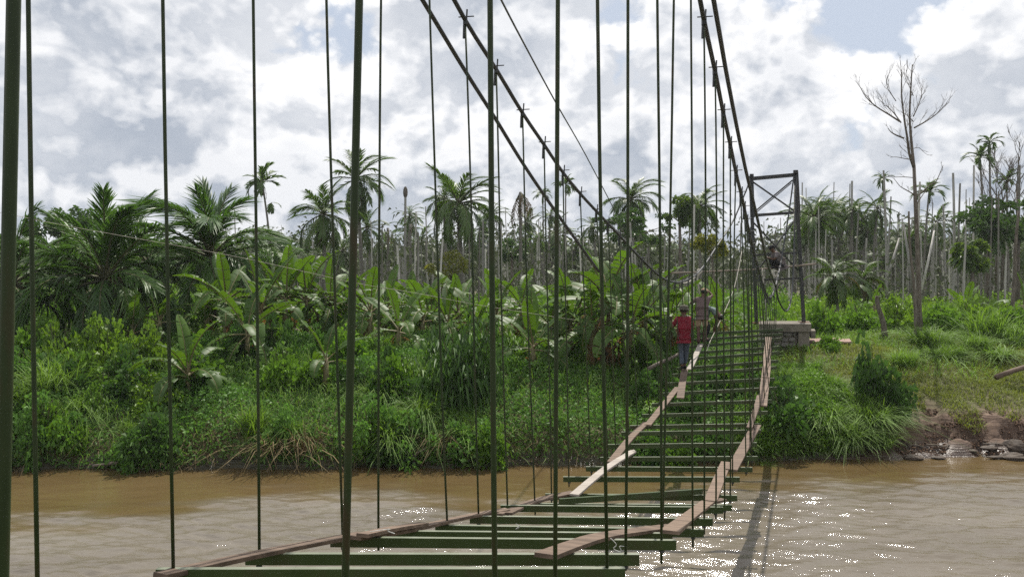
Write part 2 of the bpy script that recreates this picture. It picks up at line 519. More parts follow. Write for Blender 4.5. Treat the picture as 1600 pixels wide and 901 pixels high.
def ground_material():
    m, nt, b, o = new_mat('ground_soil')
    L = nt.links.new
    g = nt.nodes.new('ShaderNodeNewGeometry')
    pos = g.outputs['Position']
    n1 = noise_node(nt, 0.9, 6, vec=pos)
    n2 = noise_node(nt, 7.0, 6, vec=pos)
    n3 = noise_node(nt, 2.2, 5, vec=pos, sx=(0.25, 1.0, 14.0))   # strata lines left by falling water
    mud = ramp_node(nt, n3, [(0.30, (0.072, 0.043, 0.028)), (0.55, (0.125, 0.080, 0.055)), (0.8, (0.175, 0.120, 0.085))])
    soil = ramp_node(nt, n2, [(0.3, (0.055, 0.048, 0.020)), (0.7, (0.105, 0.100, 0.035))])
    sep = nt.nodes.new('ShaderNodeSeparateXYZ'); L(pos, sep.inputs[0])
    ad = nt.nodes.new('ShaderNodeMath'); ad.operation = 'MULTIPLY_ADD'
    L(n1, ad.inputs[0]); ad.inputs[1].default_value = 0.9; L(sep.outputs[2], ad.inputs[2])
    xr = nt.nodes.new('ShaderNodeMapRange'); xr.inputs[1].default_value = 7.6; xr.inputs[2].default_value = 9.0; xr.inputs[3].default_value = 1.3; xr.inputs[4].default_value = 0.0
    L(sep.outputs[0], xr.inputs[0])
    ad2 = nt.nodes.new('ShaderNodeMath'); ad2.operation = 'ADD'; L(ad.outputs[0], ad2.inputs[0]); L(xr.outputs[0], ad2.inputs[1])
    mr = nt.nodes.new('ShaderNodeMapRange'); mr.inputs[1].default_value = 1.25; mr.inputs[2].default_value = 1.5
    L(ad2.outputs[0], mr.inputs[0])
    mx = nt.nodes.new('ShaderNodeMix'); mx.data_type = 'RGBA'
    L(mr.outputs[0], mx.inputs[0]); L(mud, mx.inputs[6]); L(soil, mx.inputs[7])
    # wet strip at the waterline is darker and shinier
    wet = nt.nodes.new('ShaderNodeMapRange'); wet.inputs[1].default_value = 0.08; wet.inputs[2].default_value = 0.26
    wa = nt.nodes.new('ShaderNodeMath'); wa.operation = 'MULTIPLY_ADD'
    L(n1, wa.inputs[0]); wa.inputs[1].default_value = -0.15; L(sep.outputs[2], wa.inputs[2])
    L(wa.outputs[0], wet.inputs[0])
    wm = nt.nodes.new('ShaderNodeMix'); wm.data_type = 'RGBA'; wm.blend_type = 'MULTIPLY'; wm.inputs[0].default_value = 1.0
    wc = ramp_node(nt, wet.outputs[0], [(0.0, (0.5, 0.48, 0.46)), (1.0, (1, 1, 1))])
    L(mx.outputs[2], wm.inputs[6]); L(wc, wm.inputs[7])
    L(wm.outputs[2], b.inputs['Base Color'])
    rr = nt.nodes.new('ShaderNodeMapRange'); rr.inputs[3].default_value = 0.32; rr.inputs[4].default_value = 0.9
    L(wet.outputs[0], rr.inputs[0]); L(rr.outputs[0], b.inputs['Roughness'])
    hh = nt.nodes.new('ShaderNodeMath'); hh.operation = 'ADD'; L(n2, hh.inputs[0]); L(n3, hh.inputs[1])
    add_bump(nt, b, hh.outputs[0], 0.8, 0.05)
    return m


def far_axis(fine0, fine1, step, ends, ratio=1.35):
    a = list(np.arange(fine0, fine1 + 1e-6, step))
    s, v = step, fine1
    while v < ends[1]:
        s *= ratio; v += s; a.append(v)
    s, v = step, fine0
    while v > ends[0]:
        s *= ratio; v -= s; a.insert(0, v)
    return np.array(a)


def ground_relief(X, Y):
    z = ground(X, Y)
    # eroded ledges on the open mud on the right
    m = np.clip((X - 8.6) / 1.0, 0, 1) * np.clip(1 - np.abs(z - 0.5) / 0.55, 0, 1)
    led = 0.05 * np.sign(np.sin(z * 34 + 1.3 * np.sin(X * 1.1) + 0.8 * np.sin(X * 3.7)))
    r_ = np.random.default_rng(9)
    clod = 0
    for i in range(26):
        l_ = 0.22 * (1.8 / 0.22) ** r_.random(); a_ = r_.uniform(0, PI); k_ = 2 * PI / l_
        clod = clod + l_ * 0.055 * np.sin(k_ * (math.cos(a_) * X + math.sin(a_) * Y) + r_.uniform(0, 6.28) + np.sin(X * r_.uniform(0.5, 2)))
    gul = -0.10 * np.clip(np.sin(X * 2.9 + 0.8 * np.sin(X * 1.1)) - 0.55, 0, 1)
    return z + m * (led * 0.9 + clod * 0.9 + gul)


gm = ground_material()
go = link('ground', grid_mesh('ground', far_axis(-18, 19, 0.11, (-900, 900)), far_axis(17.6, 24, 0.065, (-300, 1600)), ground_relief, gm))
tag(go, kind='structure')


def water_material():
    m, nt, b, o = new_mat('muddy_water')
    L = nt.links.new
    g = nt.nodes.new('ShaderNodeNewGeometry')
    n = noise_node(nt, 0.5, 5, vec=g.outputs['Position'], sx=(0.35, 1.2, 1))
    at0 = nt.nodes.new('ShaderNodeAttribute'); at0.attribute_name = 'chop'
    mxw = nt.nodes.new('ShaderNodeMix'); mxw.data_type = 'RGBA'
    L(at0.outputs['Fac'], mxw.inputs[0])        # sky sheen on the choppy water is mixed into its base colour as grey
    L(ramp_node(nt, n, [(0.3, (0.092, 0.062, 0.026)), (0.7, (0.120, 0.083, 0.038))]), mxw.inputs[6])
    L(ramp_node(nt, n, [(0.3, (0.120, 0.101, 0.075)), (0.7, (0.178, 0.154, 0.122))]), mxw.inputs[7])
    L(mxw.outputs[2], b.inputs['Base Color'])
    set_in(b, Roughness=0.09, IOR=1.6)
    b.inputs['Specular IOR Level'].default_value = 0.6
    f1 = noise_node(nt, 13.0, 5, vec=g.outputs['Position'], sx=(0.30, 1.0, 1), rough=0.62)
    at = nt.nodes.new('ShaderNodeAttribute'); at.attribute_name = 'chop'
    mr = nt.nodes.new('ShaderNodeMapRange'); mr.inputs[3].default_value = 0.10; mr.inputs[4].default_value = 0.40
    L(at.outputs['Fac'], mr.inputs[0])
    bp = nt.nodes.new('ShaderNodeBump'); bp.inputs['Distance'].default_value = 0.05
    L(mr.outputs[0], bp.inputs['Strength']); L(f1, bp.inputs['Height']); L(bp.outputs[0], b.inputs['Normal'])
    return m


def chop_mask(X, Y):
    yb = np.interp(X, [-40, -10, -7.5, -5.6, -3, 0.5, 3, 5.7, 12, 40], [14.0, 14.3, 15.2, 16.2, 16.3, 15.6, 16.0, 17.3, 17.5, 17.5])
    yb = yb + 0.22 * np.sin(X * 1.9) + 0.12 * np.sin(X * 5.1 + 2)
    streak = 0.55 * np.sin(X * 0.9 + 3 * np.sin(Y * 0.8)) * np.sin(Y * 2.6 + 0.7 * np.sin(X * 0.6)) + 0.3 * np.sin(Y * 6.1 + 2.2 * np.sin(X * 0.7 + 1))
    t = np.clip((yb - Y + streak) / 2.0 + 0.30, 0, 1)
    t = t * t * (3 - 2 * t)
    return t * np.interp(X, [2, 7], [1.0, 0.75])


def wave_height(X, Y):
    r = np.random.default_rng(5)
    c = chop_mask(X, Y)
    patch = 0.55 + 0.45 * np.sin(X * 0.8 + 1.5 * np.sin(Y * 0.9)) * np.sin(Y * 1.7 + X * 0.35)
    z = np.zeros_like(X)
    for i in range(40):
        lam = 0.10 * (0.9 / 0.10) ** r.random()
        ang = r.normal(PI / 2, 0.36)
        k = 2 * PI / lam
        ph = k * (math.cos(ang) * X + math.sin(ang) * Y) + r.random() * 6.28 + 1.6 * np.sin(X * r.uniform(0.3, 1.5) + Y * r.uniform(-0.8, 0.8) + r.random() * 6) 
        s = 0.055 * (0.12 + 0.90 * c * (0.50 + 0.50 * patch))
        z = z + s * lam / (2 * PI) * np.sin(ph) * 1.15
    return z


wm_ = water_material()
wx = far_axis(-16, 16, 0.065, (-900, 900), 1.5)
wy = np.concatenate([[-2.0, 3.0, 6.0, 8.0, 9.5], np.arange(10.8, 20.4, 0.035), [21.5, 23]])
wme = grid_mesh('river_water', wx, wy, wave_height, wm_)
GXw, GYw = np.meshgrid(wx, wy)
at = wme.attributes.new('chop', 'FLOAT', 'POINT')
at.data.foreach_set('value', chop_mask(GXw, GYw).ravel().astype(np.float32))
tag(link('river_water', wme), kind='structure')


# ------------------------------------------------------------------ the suspension bridge
def zk(k):
    return 4.30 + 0.776 * (k - 1)


BEAMS = [(243, 889, 977, 888), (383, 865, 999, 866), (516, 839, 1057, 844), (570, 829, 1051, 833), (680, 820, 1100, 827),
         (734, 806, 1114, 810), (782, 789, 1130, 792), (815, 786, 1144, 788.5), (852, 771, 1152, 773.6), (880, 744.5, 1156, 745),
         (915.5, 728.6, 1176, 730), (938, 714, 1184, 712.5), (950, 694, 1183, 691), (971, 674.5, 1189.5, 671), (984, 664.5, 1187, 661),
         (1003.6, 647, 1200, 642), (1018.7, 630, 1207, 624), (1036, 613.4, 1214, 604), (1040, 597.7, 1211, 590), (1050, 584, 1214, 572),
         (1059, 574, 1216, 562), (1064, 560, 1218, 548.5), (1070, 550, 1218.5, 540.4), (1078, 540, 1222, 527), (1085, 529, 1223, 520),
         (1090, 519.5, 1223.5, 513)]
BE = {}
for i, (xl, yl, xr, yr) in enumerate(BEAMS):
    z = zk(i + 1)
    BE[i + 1] = (P(xl, yl, z), P(xr, yr, z))
for k, drop in ((0, 1.70), (-1, 1.67), (-2, 1.62), (-3, 1.55)):
    z = zk(k)
    BE[k] = (Vector(((1272 - 4390 / z - CX) / FPX * z, z, CAM_Z - drop)), Vector(((1272 - 1262 / z - CX) / FPX * z, z, CAM_Z - drop)))

bridge = empty('suspension_bridge', BE[1][0] * 0.5 + BE[1][1] * 0.5,
               label='unfinished green steel suspension footbridge with open crossbeams and thin hanger rods over the brown river', cat='bridge')
B0 = Vector(bridge.location)


def to_b(p):
    return Vector(p) - B0


BH, BT, BF = 0.080, 0.006, 0.036
for k in sorted(BE, reverse=True):
    a, b = to_b(BE[k][0]), to_b(BE[k][1])
    d = (b - a).normalized(); up = Vector((0, 0, 1)); up = (up - d * up.dot(d)).normalized()
    fw = up.cross(d).normalized()
    if fw.y < 0: fw = -fw
    m = MB()
    h = BH * random.uniform(0.97, 1.03)
    sec = [(0, 0), (0, -h), (BF, -h), (BF, -h + BT), (BT, -h + BT), (BT, -BT), (BF, -BT), (BF, 0)]     # channel, open side away
    vs = [e + fw * s + up * t for e in (a, b) for s, t in sec]
    n = len(sec)
    fs = [(i, (i + 1) % n, n + (i + 1) % n, n + i) for i in range(n)] + [(0, 7, 6, 5, 4, 3, 2, 1)] + [tuple(range(n, 2 * n))]
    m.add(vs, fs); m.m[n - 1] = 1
    m.build('floor_beam', None, bridge, mats=[MATS['green_paint'], MATS['flange_glare']])

# cables: photo points with depth, built where they hang
L2 = [(727, 32, zk(6)), (775, 108, zk(7)), (816, 176, zk(8)), (850, 226, zk(9)), (880, 270, zk(10)), (907, 303, zk(11)), (932, 330, zk(12)),
      (950, 349, zk(13)), (968, 368, zk(14)), (985, 387, zk(15)), (1003, 405, zk(16)), (1018, 420, zk(17)), (1032, 432, zk(18)), (1043, 438, zk(19)),
      (1055, 441, zk(20)), (1066, 440, zk(21)), (1076, 436, zk(22)), (1088, 429, zk(23)), (1100, 415, zk(24)), (1109, 402, zk(25)), (1118, 388, zk(26))]
R1 = [(1100, 32, zk(6)), (1117, 110, zk(7)), (1130, 176, zk(8)), (1141, 226, zk(9)), (1150, 270, zk(10)), (1158, 303, zk(11)), (1163, 325, zk(12)),
      (1167, 345, zk(13)), (1171, 364, zk(14)), (1175, 383, zk(15)), (1179, 400, zk(16)), (1183, 414, zk(17)), (1187, 427, zk(18)), (1190, 438, zk(19)),
      (1193, 447, zk(20)), (1196, 456, zk(21)), (1199, 462, zk(22)), (1202, 465, zk(23)), (1205, 463, zk(24)), (1209, 455, zk(25)), (1214, 438, zk(26))]
TW = 26.2          # depth of the tower's front face
nearL = {5: 3.25, 4: 3.68, 3: 4.14, 2: 4.62, 1: 5.12, 0: 5.64, -1: 6.18, -2: 6.74, -3: 7.32}
# hanger pixels: x at the top edge of the photo and the foot
HL = {0: (43, 58, 925), 1: (257, 270, 905), 2: (396, 405, 892), 3: (514, 537, 872), 4: (598, 592, 859), 5: (672, 700, 838),
      6: (None, 748, 824), 7: (None, 793, 808), 8: (None, 836, 804), 9: (None, 862, 789), 10: (None, 889.5, 760), 11: (None, 924.5, 744)}
HR = {-3: (13.5, -10, 1500), -2: (555, 532, 1300), -1: (765, 775.6, 1060), 0: (867, 866, 945), 1: (937, 948, 912), 2: (980, 977, 890), 3: (1027, 1034, 880),
      4: (1053, 1035, 856), 5: (1080, 1083, 854), 6: (None, 1100, 834), 7: (None, 1118, 810), 8: (None, 1132, 812), 9: (None, 1141, 786),
      10: (None, 1145, 758), 11: (None, 1166, 742), 12: (None, 1175, 727)}


def clamp(parent, p, cd, small):
    """U bolt over the cable with its cross pin and upright stub"""
    m = MB()
    s = 0.6 if small else 0.75
    m.box(p + Vector((0, 0, -0.01)), (0.062 * s, 0.05, 0.08))
    m.tube([p + Vector((-0.10 * s, 0, 0.035)), p + Vector((0.13 * s, 0, 0.045))], 0.007, 5)
    m.tube([p + Vector((0.012, 0, 0.0)), p + Vector((0.02, 0, 0.12))], 0.010, 5)
    m.tube([p + Vector((-0.012, 0, -0.05)), p + Vector((-0.016, 0, -0.20))], 0.0145, 6)
    m.build('cable_clamp', MATS['cable_steel'], parent)


def hanger(side, k):
    z = zk(k) + 0.02
    cable = L2 if side < 0 else R1
    H = HL if side < 0 else HR
    if k >= 6:
        cx_, cy_, _ = cable[k - 6]
        top = P(cx_, cy_, z)
    if k in H:
        x0, xb, yb = H[k]
    else:
        l, r = BEAMS[k - 1][0:2], BEAMS[k - 1][2:4]
        x0, xb, yb = None, (l[0] + 12 if side < 0 else r[0] - 11.5), (l[1] if side < 0 else r[1]) + BH * 1.7 / z * FPX
    bot = P(xb, yb, z)
    if x0 is not None:
        t0 = P(x0, 0, z)
        hh = CAM_Z + nearL[k]
        top = t0 + (t0 - bot) * ((hh - t0.z) / (t0.z - bot.z))
    if k < 1:                                   # foot just below its beam
        bz = BE[k][0].z - BH - 0.09
        bot = bot + (top - bot) * ((bz - bot.z) / (top.z - bot.z))
        a, b = BE[k]
        bot.x = min(max(bot.x, a.x + 0.03), b.x - 0.03)
    bow = random.uniform(-1, 1) * 0.016 * min(1.5, (top - bot).length / 3)
    pts = []
    for i in range(9):
        t = i / 8
        pts.append(to_b(top.lerp(bot, t)) + Vector((bow * math.sin(PI * t) + 0.004 * math.sin(7 * t + k), 0, 0)))
    m = MB(); m.tube(pts, 0.0108, 8)
    o = m.build('hanger_rod', MATS['rod_paint'], bridge, smooth=True)
    if k >= 6:
        clamp(o, to_b(top), 0, k > 14)
    if k >= 1:
        a, b = BE[k]
        t = (bot.x - a.x) / (b.x - a.x)
        bz = a.z + (b.z - a.z) * t
        m = MB()
        m.tube([to_b((bot.x, bot.y, bz - BH - 0.002)), to_b((bot.x, bot.y, bz - BH - 0.022))], 0.022, 6)
        m.build('nut', MATS['cable_steel'], o)
    return top


TOPS = {-1: [], 1: []}
for side in (-1, 1):
    for k in range(-3, 27):
        if side < 0 and k < 0: continue
        TOPS[side].append(hanger(side, k))


def cable(pts, r, name='main_cable'):
    m = MB(); m.tube([to_b(p) for p in pts], r, 8); return m.build(name, MATS['cable_steel'], bridge, smooth=True)


def smooth_path(pts, n=4):
    out = []
    for i in range(len(pts) - 1):
        p0, p1, p2, p3 = pts[max(i - 1, 0)], pts[i], pts[i + 1], pts[min(i + 2, len(pts) - 1)]
        for j in range(n):
            t = j / n
            out.append(0.5 * ((2 * p1) + (p2 - p0) * t + (2 * p0 - 5 * p1 + 4 * p2 - p3) * t * t + (3 * p1 - p0 - 3 * p2 + p3) * t ** 3))
    out.append(pts[-1])
    return out


TL, TR = P(1173, 280, TW), P(1242, 273, TW)
cl = list(TOPS[-1]); cl = [cl[0] + (cl[0] - cl[1]) * 3] + cl
cr = list(TOPS[1]); cr = [cr[0] + (cr[0] - cr[1])] + cr
offs = Vector((0, 0.0, 0.0))
cable(smooth_path(cl + [P(1143, 350, 25.2), P(1160, 312, 25.8), TL + Vector((0, -0.06, 0.06))], 3), 0.026)
cable(smooth_path(cr + [P(1221, 405, 25.3), P(1233, 330, 25.9), TR + Vector((-0.05, -0.06, 0.02))], 3), 0.026)
# the second, free cable of each pair
ra = [P(1115, 0, 7.85), P(1138, 130, 9.3), P(1164, 260, 11.3), P(1182, 335, 13.3), P(1200, 415, 17), P(1211, 444, 20), P(1217, 470, 22),
      P(1229, 486, 23.6), P(1237, 460, 24.8), P(1241, 380, 25.6), TR + Vector((0.03, -0.06, 0.04))]
ra = [ra[0] + (ra[0] - ra[1]) * 4.0] + ra
cable(smooth_path(ra, 4), 0.026)
la = [P(660, 0, 7.85), P(725, 108, 8.9), P(775, 187, 9.8), P(820, 260, 10.7), P(870, 333, 11.7), P(935.5, 424, 12.86)]   # tied off to a hanger
la = [la[0] + (la[0] - la[1]) * 3.5] + la
cable(smooth_path(la, 4), 0.026)


# ------------------------------------------------------------------ planks lying on the crossbeams
def deck_z(X, Y):
    k = min(max((Y - 4.30) / 0.776 + 1, -3), 25.999)
    i = int(math.floor(k)); t = k - i
    a, b = BE[i]; c, d = BE[i + 1]
    l = a.lerp(c, t); r = b.lerp(d, t)
    s = (X - l.x) / (r.x - l.x)
    return l.z + (r.z - l.z) * s


def on_deck(x, y, lift=0.02):
    """point above the crossbeams seen at a photo pixel"""
    best = None
    lo, hi = 3.6, 23.6
    prev = None
    for i in range(800):
        Y = lo + (hi - lo) * i / 799
        p = P(x, y, Y)
        f = p.z - (deck_z(p.x, Y) + lift)
        if prev is not None and prev > 0 >= f:
            return p
        if best is None or abs(f) < best[0]: best = (abs(f), p)
        prev = f
    return best[1]


def plank(label, px, w, mat='wood_red', th=0.028, lift=0.016, group='planks laid along the bridge', name='wooden_plank', cat='plank', split=False, zs=None):
    pts = [P(x, y, zs[i]) for i, (x, y) in enumerate(px)] if zs else [on_deck(x, y, lift) for x, y in px]
    pts = smooth_path(pts, 4) if len(pts) > 2 else [pts[0].lerp(pts[1], i / 6) for i in range(7)]
    base = pts[0].copy()
    m = MB()
    for s_ in ((-1, 1) if split else (0,)):
        vs, fs = [], []
        ww = w * (0.48 if split else 1.0)
        for i, p in enumerate(pts):
            d = (pts[min(i + 1, len(pts) - 1)] - pts[max(i - 1, 0)]); d.normalize()
            s = d.cross(Vector((0, 0, 1))).normalized(); u = s.cross(d)
            q = p - base + s * (s_ * w * 0.26)
            if s_ == 1: q = q + d * 0.12 + u * 0.004
            for a, b in ((-1, -1), (1, -1), (1, 1), (-1, 1)):
                vs.append(q + s * (a * ww / 2) + u * (b * th / 2))
        for i in range(len(pts) - 1):
            for j in range(4):
                fs.append((i * 4 + j, i * 4 + (j + 1) % 4, i * 4 + 4 + (j + 1) % 4, i * 4 + 4 + j))
        fs.append((3, 2, 1, 0)); n4 = (len(pts) - 1) * 4; fs.append((n4, n4 + 1, n4 + 2, n4 + 3))
        m.add(vs, fs)
    o = m.build(name, MATS[mat])
    o.location = base
    tag(o, label, cat, group)
    return o


plank('long red brown plank starting at the lower left end of the nearest crossbeam', [(250, 899), (390, 868), (480, 850), (566, 834)], 0.105)
plank('short red brown plank butted beside the overlap behind the thick second hanger rod', [(566, 836), (612, 826), (662, 818)], 0.10, lift=0.05)
plank('bowed red brown plank curving along the left edge right of the thick second rod', [(556, 840), (640, 827), (733, 806), (793, 796)], 0.10, lift=0.018)
plank('doubled curved plank in the middle of the left edge, just before the pale board', [(786, 804), (838, 782), (897, 769)], 0.15, split=True)
plank('pale weathered grey board lying across beams on the left edge above the water', [(897, 773), (945, 733), (984, 708), (992, 704)], 0.13, mat='wood_grey', lift=0.045)
plank('brown plank curving up from the pale grey board on the left edge', [(955, 722), (985, 684), (1010, 660)], 0.14, lift=0.02)
plank('straight brown plank on the left edge below the short plank the red-shirted man walks on', [(1012, 664), (1035, 635), (1059, 605)], 0.14, lift=0.03)
plank('short pinkish plank directly under the feet of the man in the red shirt', [(1063, 622), (1066, 600), (1070, 577)], 0.17, lift=0.035)
plank('narrow whitish board between the man in red and the bare-legged man', [(1077, 577), (1086, 558), (1095, 537)], 0.15, mat='wood_grey', lift=0.03)
plank('nearest plank on the right side with a bowed far end', [(852, 868), (900, 850), (950, 836), (1052, 822)], 0.15, lift=0.03)
plank('red brown plank crossing the right beam ends above the lower white string', [(1046, 831), (1076, 807), (1106, 784)], 0.16, lift=0.05)
plank('steep plank on the right edge rising above the waterline', [(1110, 783), (1122, 752), (1135, 722)], 0.17, lift=0.03)
plank('short offcut under the joint of two planks on the right edge', [(1108, 784.5), (1131, 780)], 0.10, lift=0.014)
plank('long pale brown plank on the right edge against the dark riverside bush', [(1143, 734), (1163, 698), (1182, 664)], 0.18, lift=0.03)
plank('narrow plank on the right edge just above the long pale brown one', [(1171, 668), (1181, 640)], 0.11, lift=0.05)
plank('thin brown plank overlapping the foot of the far right pair of planks', [(1180, 645), (1187, 618)], 0.12, lift=0.03)
plank('wide plank of the far right pair, ending in a sawn orange end', [(1191, 634), (1195, 600), (1198, 572)], 0.20, lift=0.03)
plank('farthest plank on the right edge, narrowing toward the tower', [(1196, 590), (1199, 552), (1201, 527)], 0.19, lift=0.06)

# a spare channel beam laid slantwise across the deck
a, b = on_deck(874, 783, 0.04), on_deck(1097, 767, 0.05)
m = MB(); m.bar(a - a, b - a, 0.04, 0.075)
o = m.build('loose_beam', MATS['green_paint']); o.location = a
tag(o, 'loose green steel beam lying slantwise across the deck crossbeams', 'beam')

for lab, pxs, z in (('curly white string hanging from the third near crossbeam on the right', [(954, 840), (963, 850), (959, 857), (972, 862), (968, 853), (975, 853)], 5.0),
                    ('white string knotted round a near left beam', [(806, 818), (812, 822), (806, 826), (814, 819)], 6.6),
                    ('scrap of white string tied on the overlap of the near left planks', [(578, 830), (608, 826), (606, 829), (617, 833)], 5.6)):
    pp = [P(x, y, z - 0.06) for x, y in pxs]
    m = MB(); m.tube([p - pp[0] for p in smooth_path(pp, 4)], 0.003, 5)
    o = m.build('string', MATS['white_string']); o.location = pp[0]
    tag(o, lab, 'string')

# ------------------------------------------------------------------ tower on its abutment
ab = empty('bridge_abutment', P(1222, 545, 25.9), label='stone and concrete abutment block carrying the steel tower', cat='abutment')
A0 = Vector(ab.location)
yf = 25.3
x0, x1 = PX(1186, yf), PX(1268, yf)
zt = P(1200, 506, yf).z; zc = P(1200, 518, yf).z; zb = P(1200, 549, yf).z - 0.3
m = MB(); m.box(Vector(((x0 + x1) / 2, yf + 0.85, (zt + zc) / 2)) - A0, (x1 - x0, 1.7, zt - zc)); m.build('concrete_cap', MATS['concrete'], ab)
xp = PX(1248, yf)
m = MB(); m.box(Vector(((xp + x1 - 0.05) / 2, yf + 0.80, (zc + zb) / 2)) - A0, (x1 - 0.05 - xp, 1.46, zc - zb - 0.004)); m.build('concrete_pier', MATS['concrete'], ab)
m = MB(); m.box(Vector(((x0 + xp) / 2 + 0.02, yf + 0.90, (zc + zb) / 2)) - A0, (xp - x0 - 0.08, 1.4, zc - zb - 0.006)); m.build('wall_core', MATS['concrete'], ab)
m = MB(); m.box(Vector((x1 + 0.09, yf + 0.9, (zc + P(1200, 530, yf).z) / 2)) - A0, (0.17, 1.0, zc - P(1200, 530, yf).z)); m.build('side_ledge', MATS['concrete'], ab)
for ch in bpy.data.objects:
    if ch.parent is ab:
        for v in ch.data.vertices: v.co.x += 0.36 * (v.co.y + A0.y - yf)
row_z = zb + 0.05
for r_ in range(5):
    xx = x0 + 0.03
    hh = (zc - zb - 0.06) / 5
    while xx < xp - 0.08:
        ww = min(random.uniform(0.18, 0.36), xp - 0.02 - xx)
        m = MB()
        c = Vector((xx + ww / 2, yf + 0.14, row_z + hh / 2)) - A0
        n = 9
        ring = []
        for q in (0.0, 1.0, 1.25):
            pts = []
            for j in range(n):
                an = 2 * PI * j / n
                rr = (1.0 if q == 0 else (0.94 if q == 1.0 else 0.60)) * random.uniform(0.9, 1.06)
                ca, sa = math.cos(an), math.sin(an)
                sq = 1 / max(abs(ca), abs(sa)) ** 0.6
                pts.append(c + Vector((ca * sq * rr * (ww / 2 - 0.012), -0.085 * q + 0.08, sa * sq * rr * (hh / 2 - 0.010))))
            ring += pts
        fs = [(a_ * n + j, a_ * n + (j + 1) % n, (a_ + 1) * n + (j + 1) % n, (a_ + 1) * n + j) for a_ in range(2) for j in range(n)]
        fs.append(tuple(2 * n + j for j in range(n)))
        m.add(ring, fs)
        m.build('stone', MATS['stone'], ab)
        xx += ww
    row_z += hh

tw = empty('bridge_tower', P(1219, 505, TW), label='dark steel portal tower with crossed braces standing on the far abutment', cat='tower')
T0 = Vector(tw.location)


def tp(x, y, Y=TW):
    p = P(x, y, Y); return p - T0


def steel(name, a, b, w, h, mat='tower_steel', up=(0, 1, 0)):
    m = MB(); m.bar(a, b, w, h, up); return m.build(name, MATS[mat], tw)


def back(p):           # same member one bay behind, along the bridge
    return p + Vector((0.36, 1.0, 0))


zf_ = (506, 504.5)
for fn in (lambda p: p, back):
    front = fn(Vector()) == Vector()
    s = 1.0 if front else 0.5
    l0, l1 = fn(tp(1182, 506)), fn(tp(1172.5, 275))
    r0, r1 = fn(tp(1256, 505)), fn(tp(1242.5, 268))
    steel('post', l0, l1, 0.095 * s, 0.12 * s); steel('post', r0, r1, 0.095 * s, 0.12 * s)
    if front:
        for q0, q1 in ((l0, l1), (r0, r1)):
            steel('splice_plate', q0.lerp(q1, 0.72) + Vector((0.03, -0.05, 0)), q1 + Vector((0.03, -0.05, 0.02)), 0.10, 0.05)
        steel('crossbar', fn(tp(1177, 279)), fn(tp(1239, 273.5)), 0.09, 0.13, up=(0, 0, 1))
        steel('crossbar', fn(tp(1178, 336.5)), fn(tp(1243, 332)), 0.08, 0.10, up=(0, 0, 1))
    steel('crossbar', fn(tp(1180, 398)), fn(tp(1246, 394.5)), 0.05, 0.06 * s, up=(0, 0, 1))
    steel('crossbar', fn(tp(1182, 437.5)), fn(tp(1249, 434.5)), 0.05, 0.075 * s, up=(0, 0, 1))
f2 = Vector((0, 0.07, 0)); f3 = Vector((0, 0.11, 0))
steel('brace', tp(1176, 283) + f2, tp(1242, 329) + f2, 0.045, 0.05)
steel('brace', tp(1240, 281) + f3, tp(1181, 330) + f3, 0.045, 0.05)
steel('brace', tp(1239.5, 285) + f3 * 1.6, tp(1181, 334) + f3 * 1.6, 0.03, 0.03)
steel('brace', tp(1177, 346) + f2, tp(1248, 422) + f2, 0.045, 0.05)
steel('brace', tp(1244, 343) + f3, tp(1181, 428) + f3, 0.045, 0.05)
steel('saddle', tp(1171, 275) - f2, tp(1176, 275) - f2, 0.12, 0.10)
steel('saddle', tp(1239, 269) - f2, tp(1245, 269) - f2, 0.12, 0.10)
for x, y in ((1182, 505), (1256, 504)):
    m = MB(); m.box(tp(x, y) + Vector((0, 0, 0.02)), (0.3, 0.3, 0.03)); m.build('base_plate', MATS['rust'], tw)


def cord(name, label, cat, pts, r, mat, n=4, group=None):
    pts = smooth_path(pts, n) if len(pts) > 2 else pts
    m = MB(); m.tube([p - pts[0] for p in pts], r, 6)
    o = m.build(name, MATS[mat], smooth=True); o.location = pts[0]
    tag(o, label, cat, group); return o


cord('scaffold_pole', 'long thin wooden pole lashed level across the front of the tower', 'pole',
     [P(1043, 427, 25.6), P(1110, 424, 25.65), P(1192, 420, 25.7), P(1275, 412, 25.75)], 0.034, 'wood_pole')
cord('rope', 'pale rope slanting from the tower down to the men on the deck', 'rope',
     [P(1160, 388, 25.9), P(1147, 450, 24.6), P(1123, 506, 23.2), P(1110, 532, 22.4), P(1103, 553, 21.4)], 0.011, 'rope')
cord('rope', 'pale rope hanging straight down inside the right post of the tower', 'rope',
     [P(1241.5, 290, 26.05), P(1241, 360, 26.05), P(1240, 420, 26.0), P(1236, 455, 25.9)], 0.02, 'rope')
cord('rope', 'light rope hanging from the scaffold pole beside the left post of the tower', 'rope',
     [P(1191, 420, 25.5), P(1193, 445, 25.4), P(1197, 480, 25.3), P(1199, 506, 25.2)], 0.020, 'rope')
cord('rope', 'frayed white rope knotted over the left end of the scaffold pole', 'rope',
     [P(1050, 441, 25.1), P(1072, 442, 25.2), P(1086, 433, 25.4), P(1091, 421.5, 25.5), P(1096, 424, 25.5), P(1090, 432, 25.5), P(1091, 446, 25.5), P(1093, 460, 25.6)], 0.030, 'rope')
cord('rope', 'coil of white rope under the crouching man on the pole', 'rope',
     [P(1206, 424, 25.5), P(1210, 430, 25.5), P(1216, 428, 25.5), P(1213, 423, 25.5), P(1207, 426, 25.45), P(1211, 432, 25.45), P(1217, 424, 25.45)], 0.022, 'rope')
cord('stay_wire', 'thin dark stay wire slanting across the sky behind the main cables', 'wire',
     [P(740, -90, 11), P(783, 0, 12.0), P(826, 82, 14.5), P(871, 165, 18), P(915, 242, 23), P(961, 330, 30)], 0.018, 'wire')
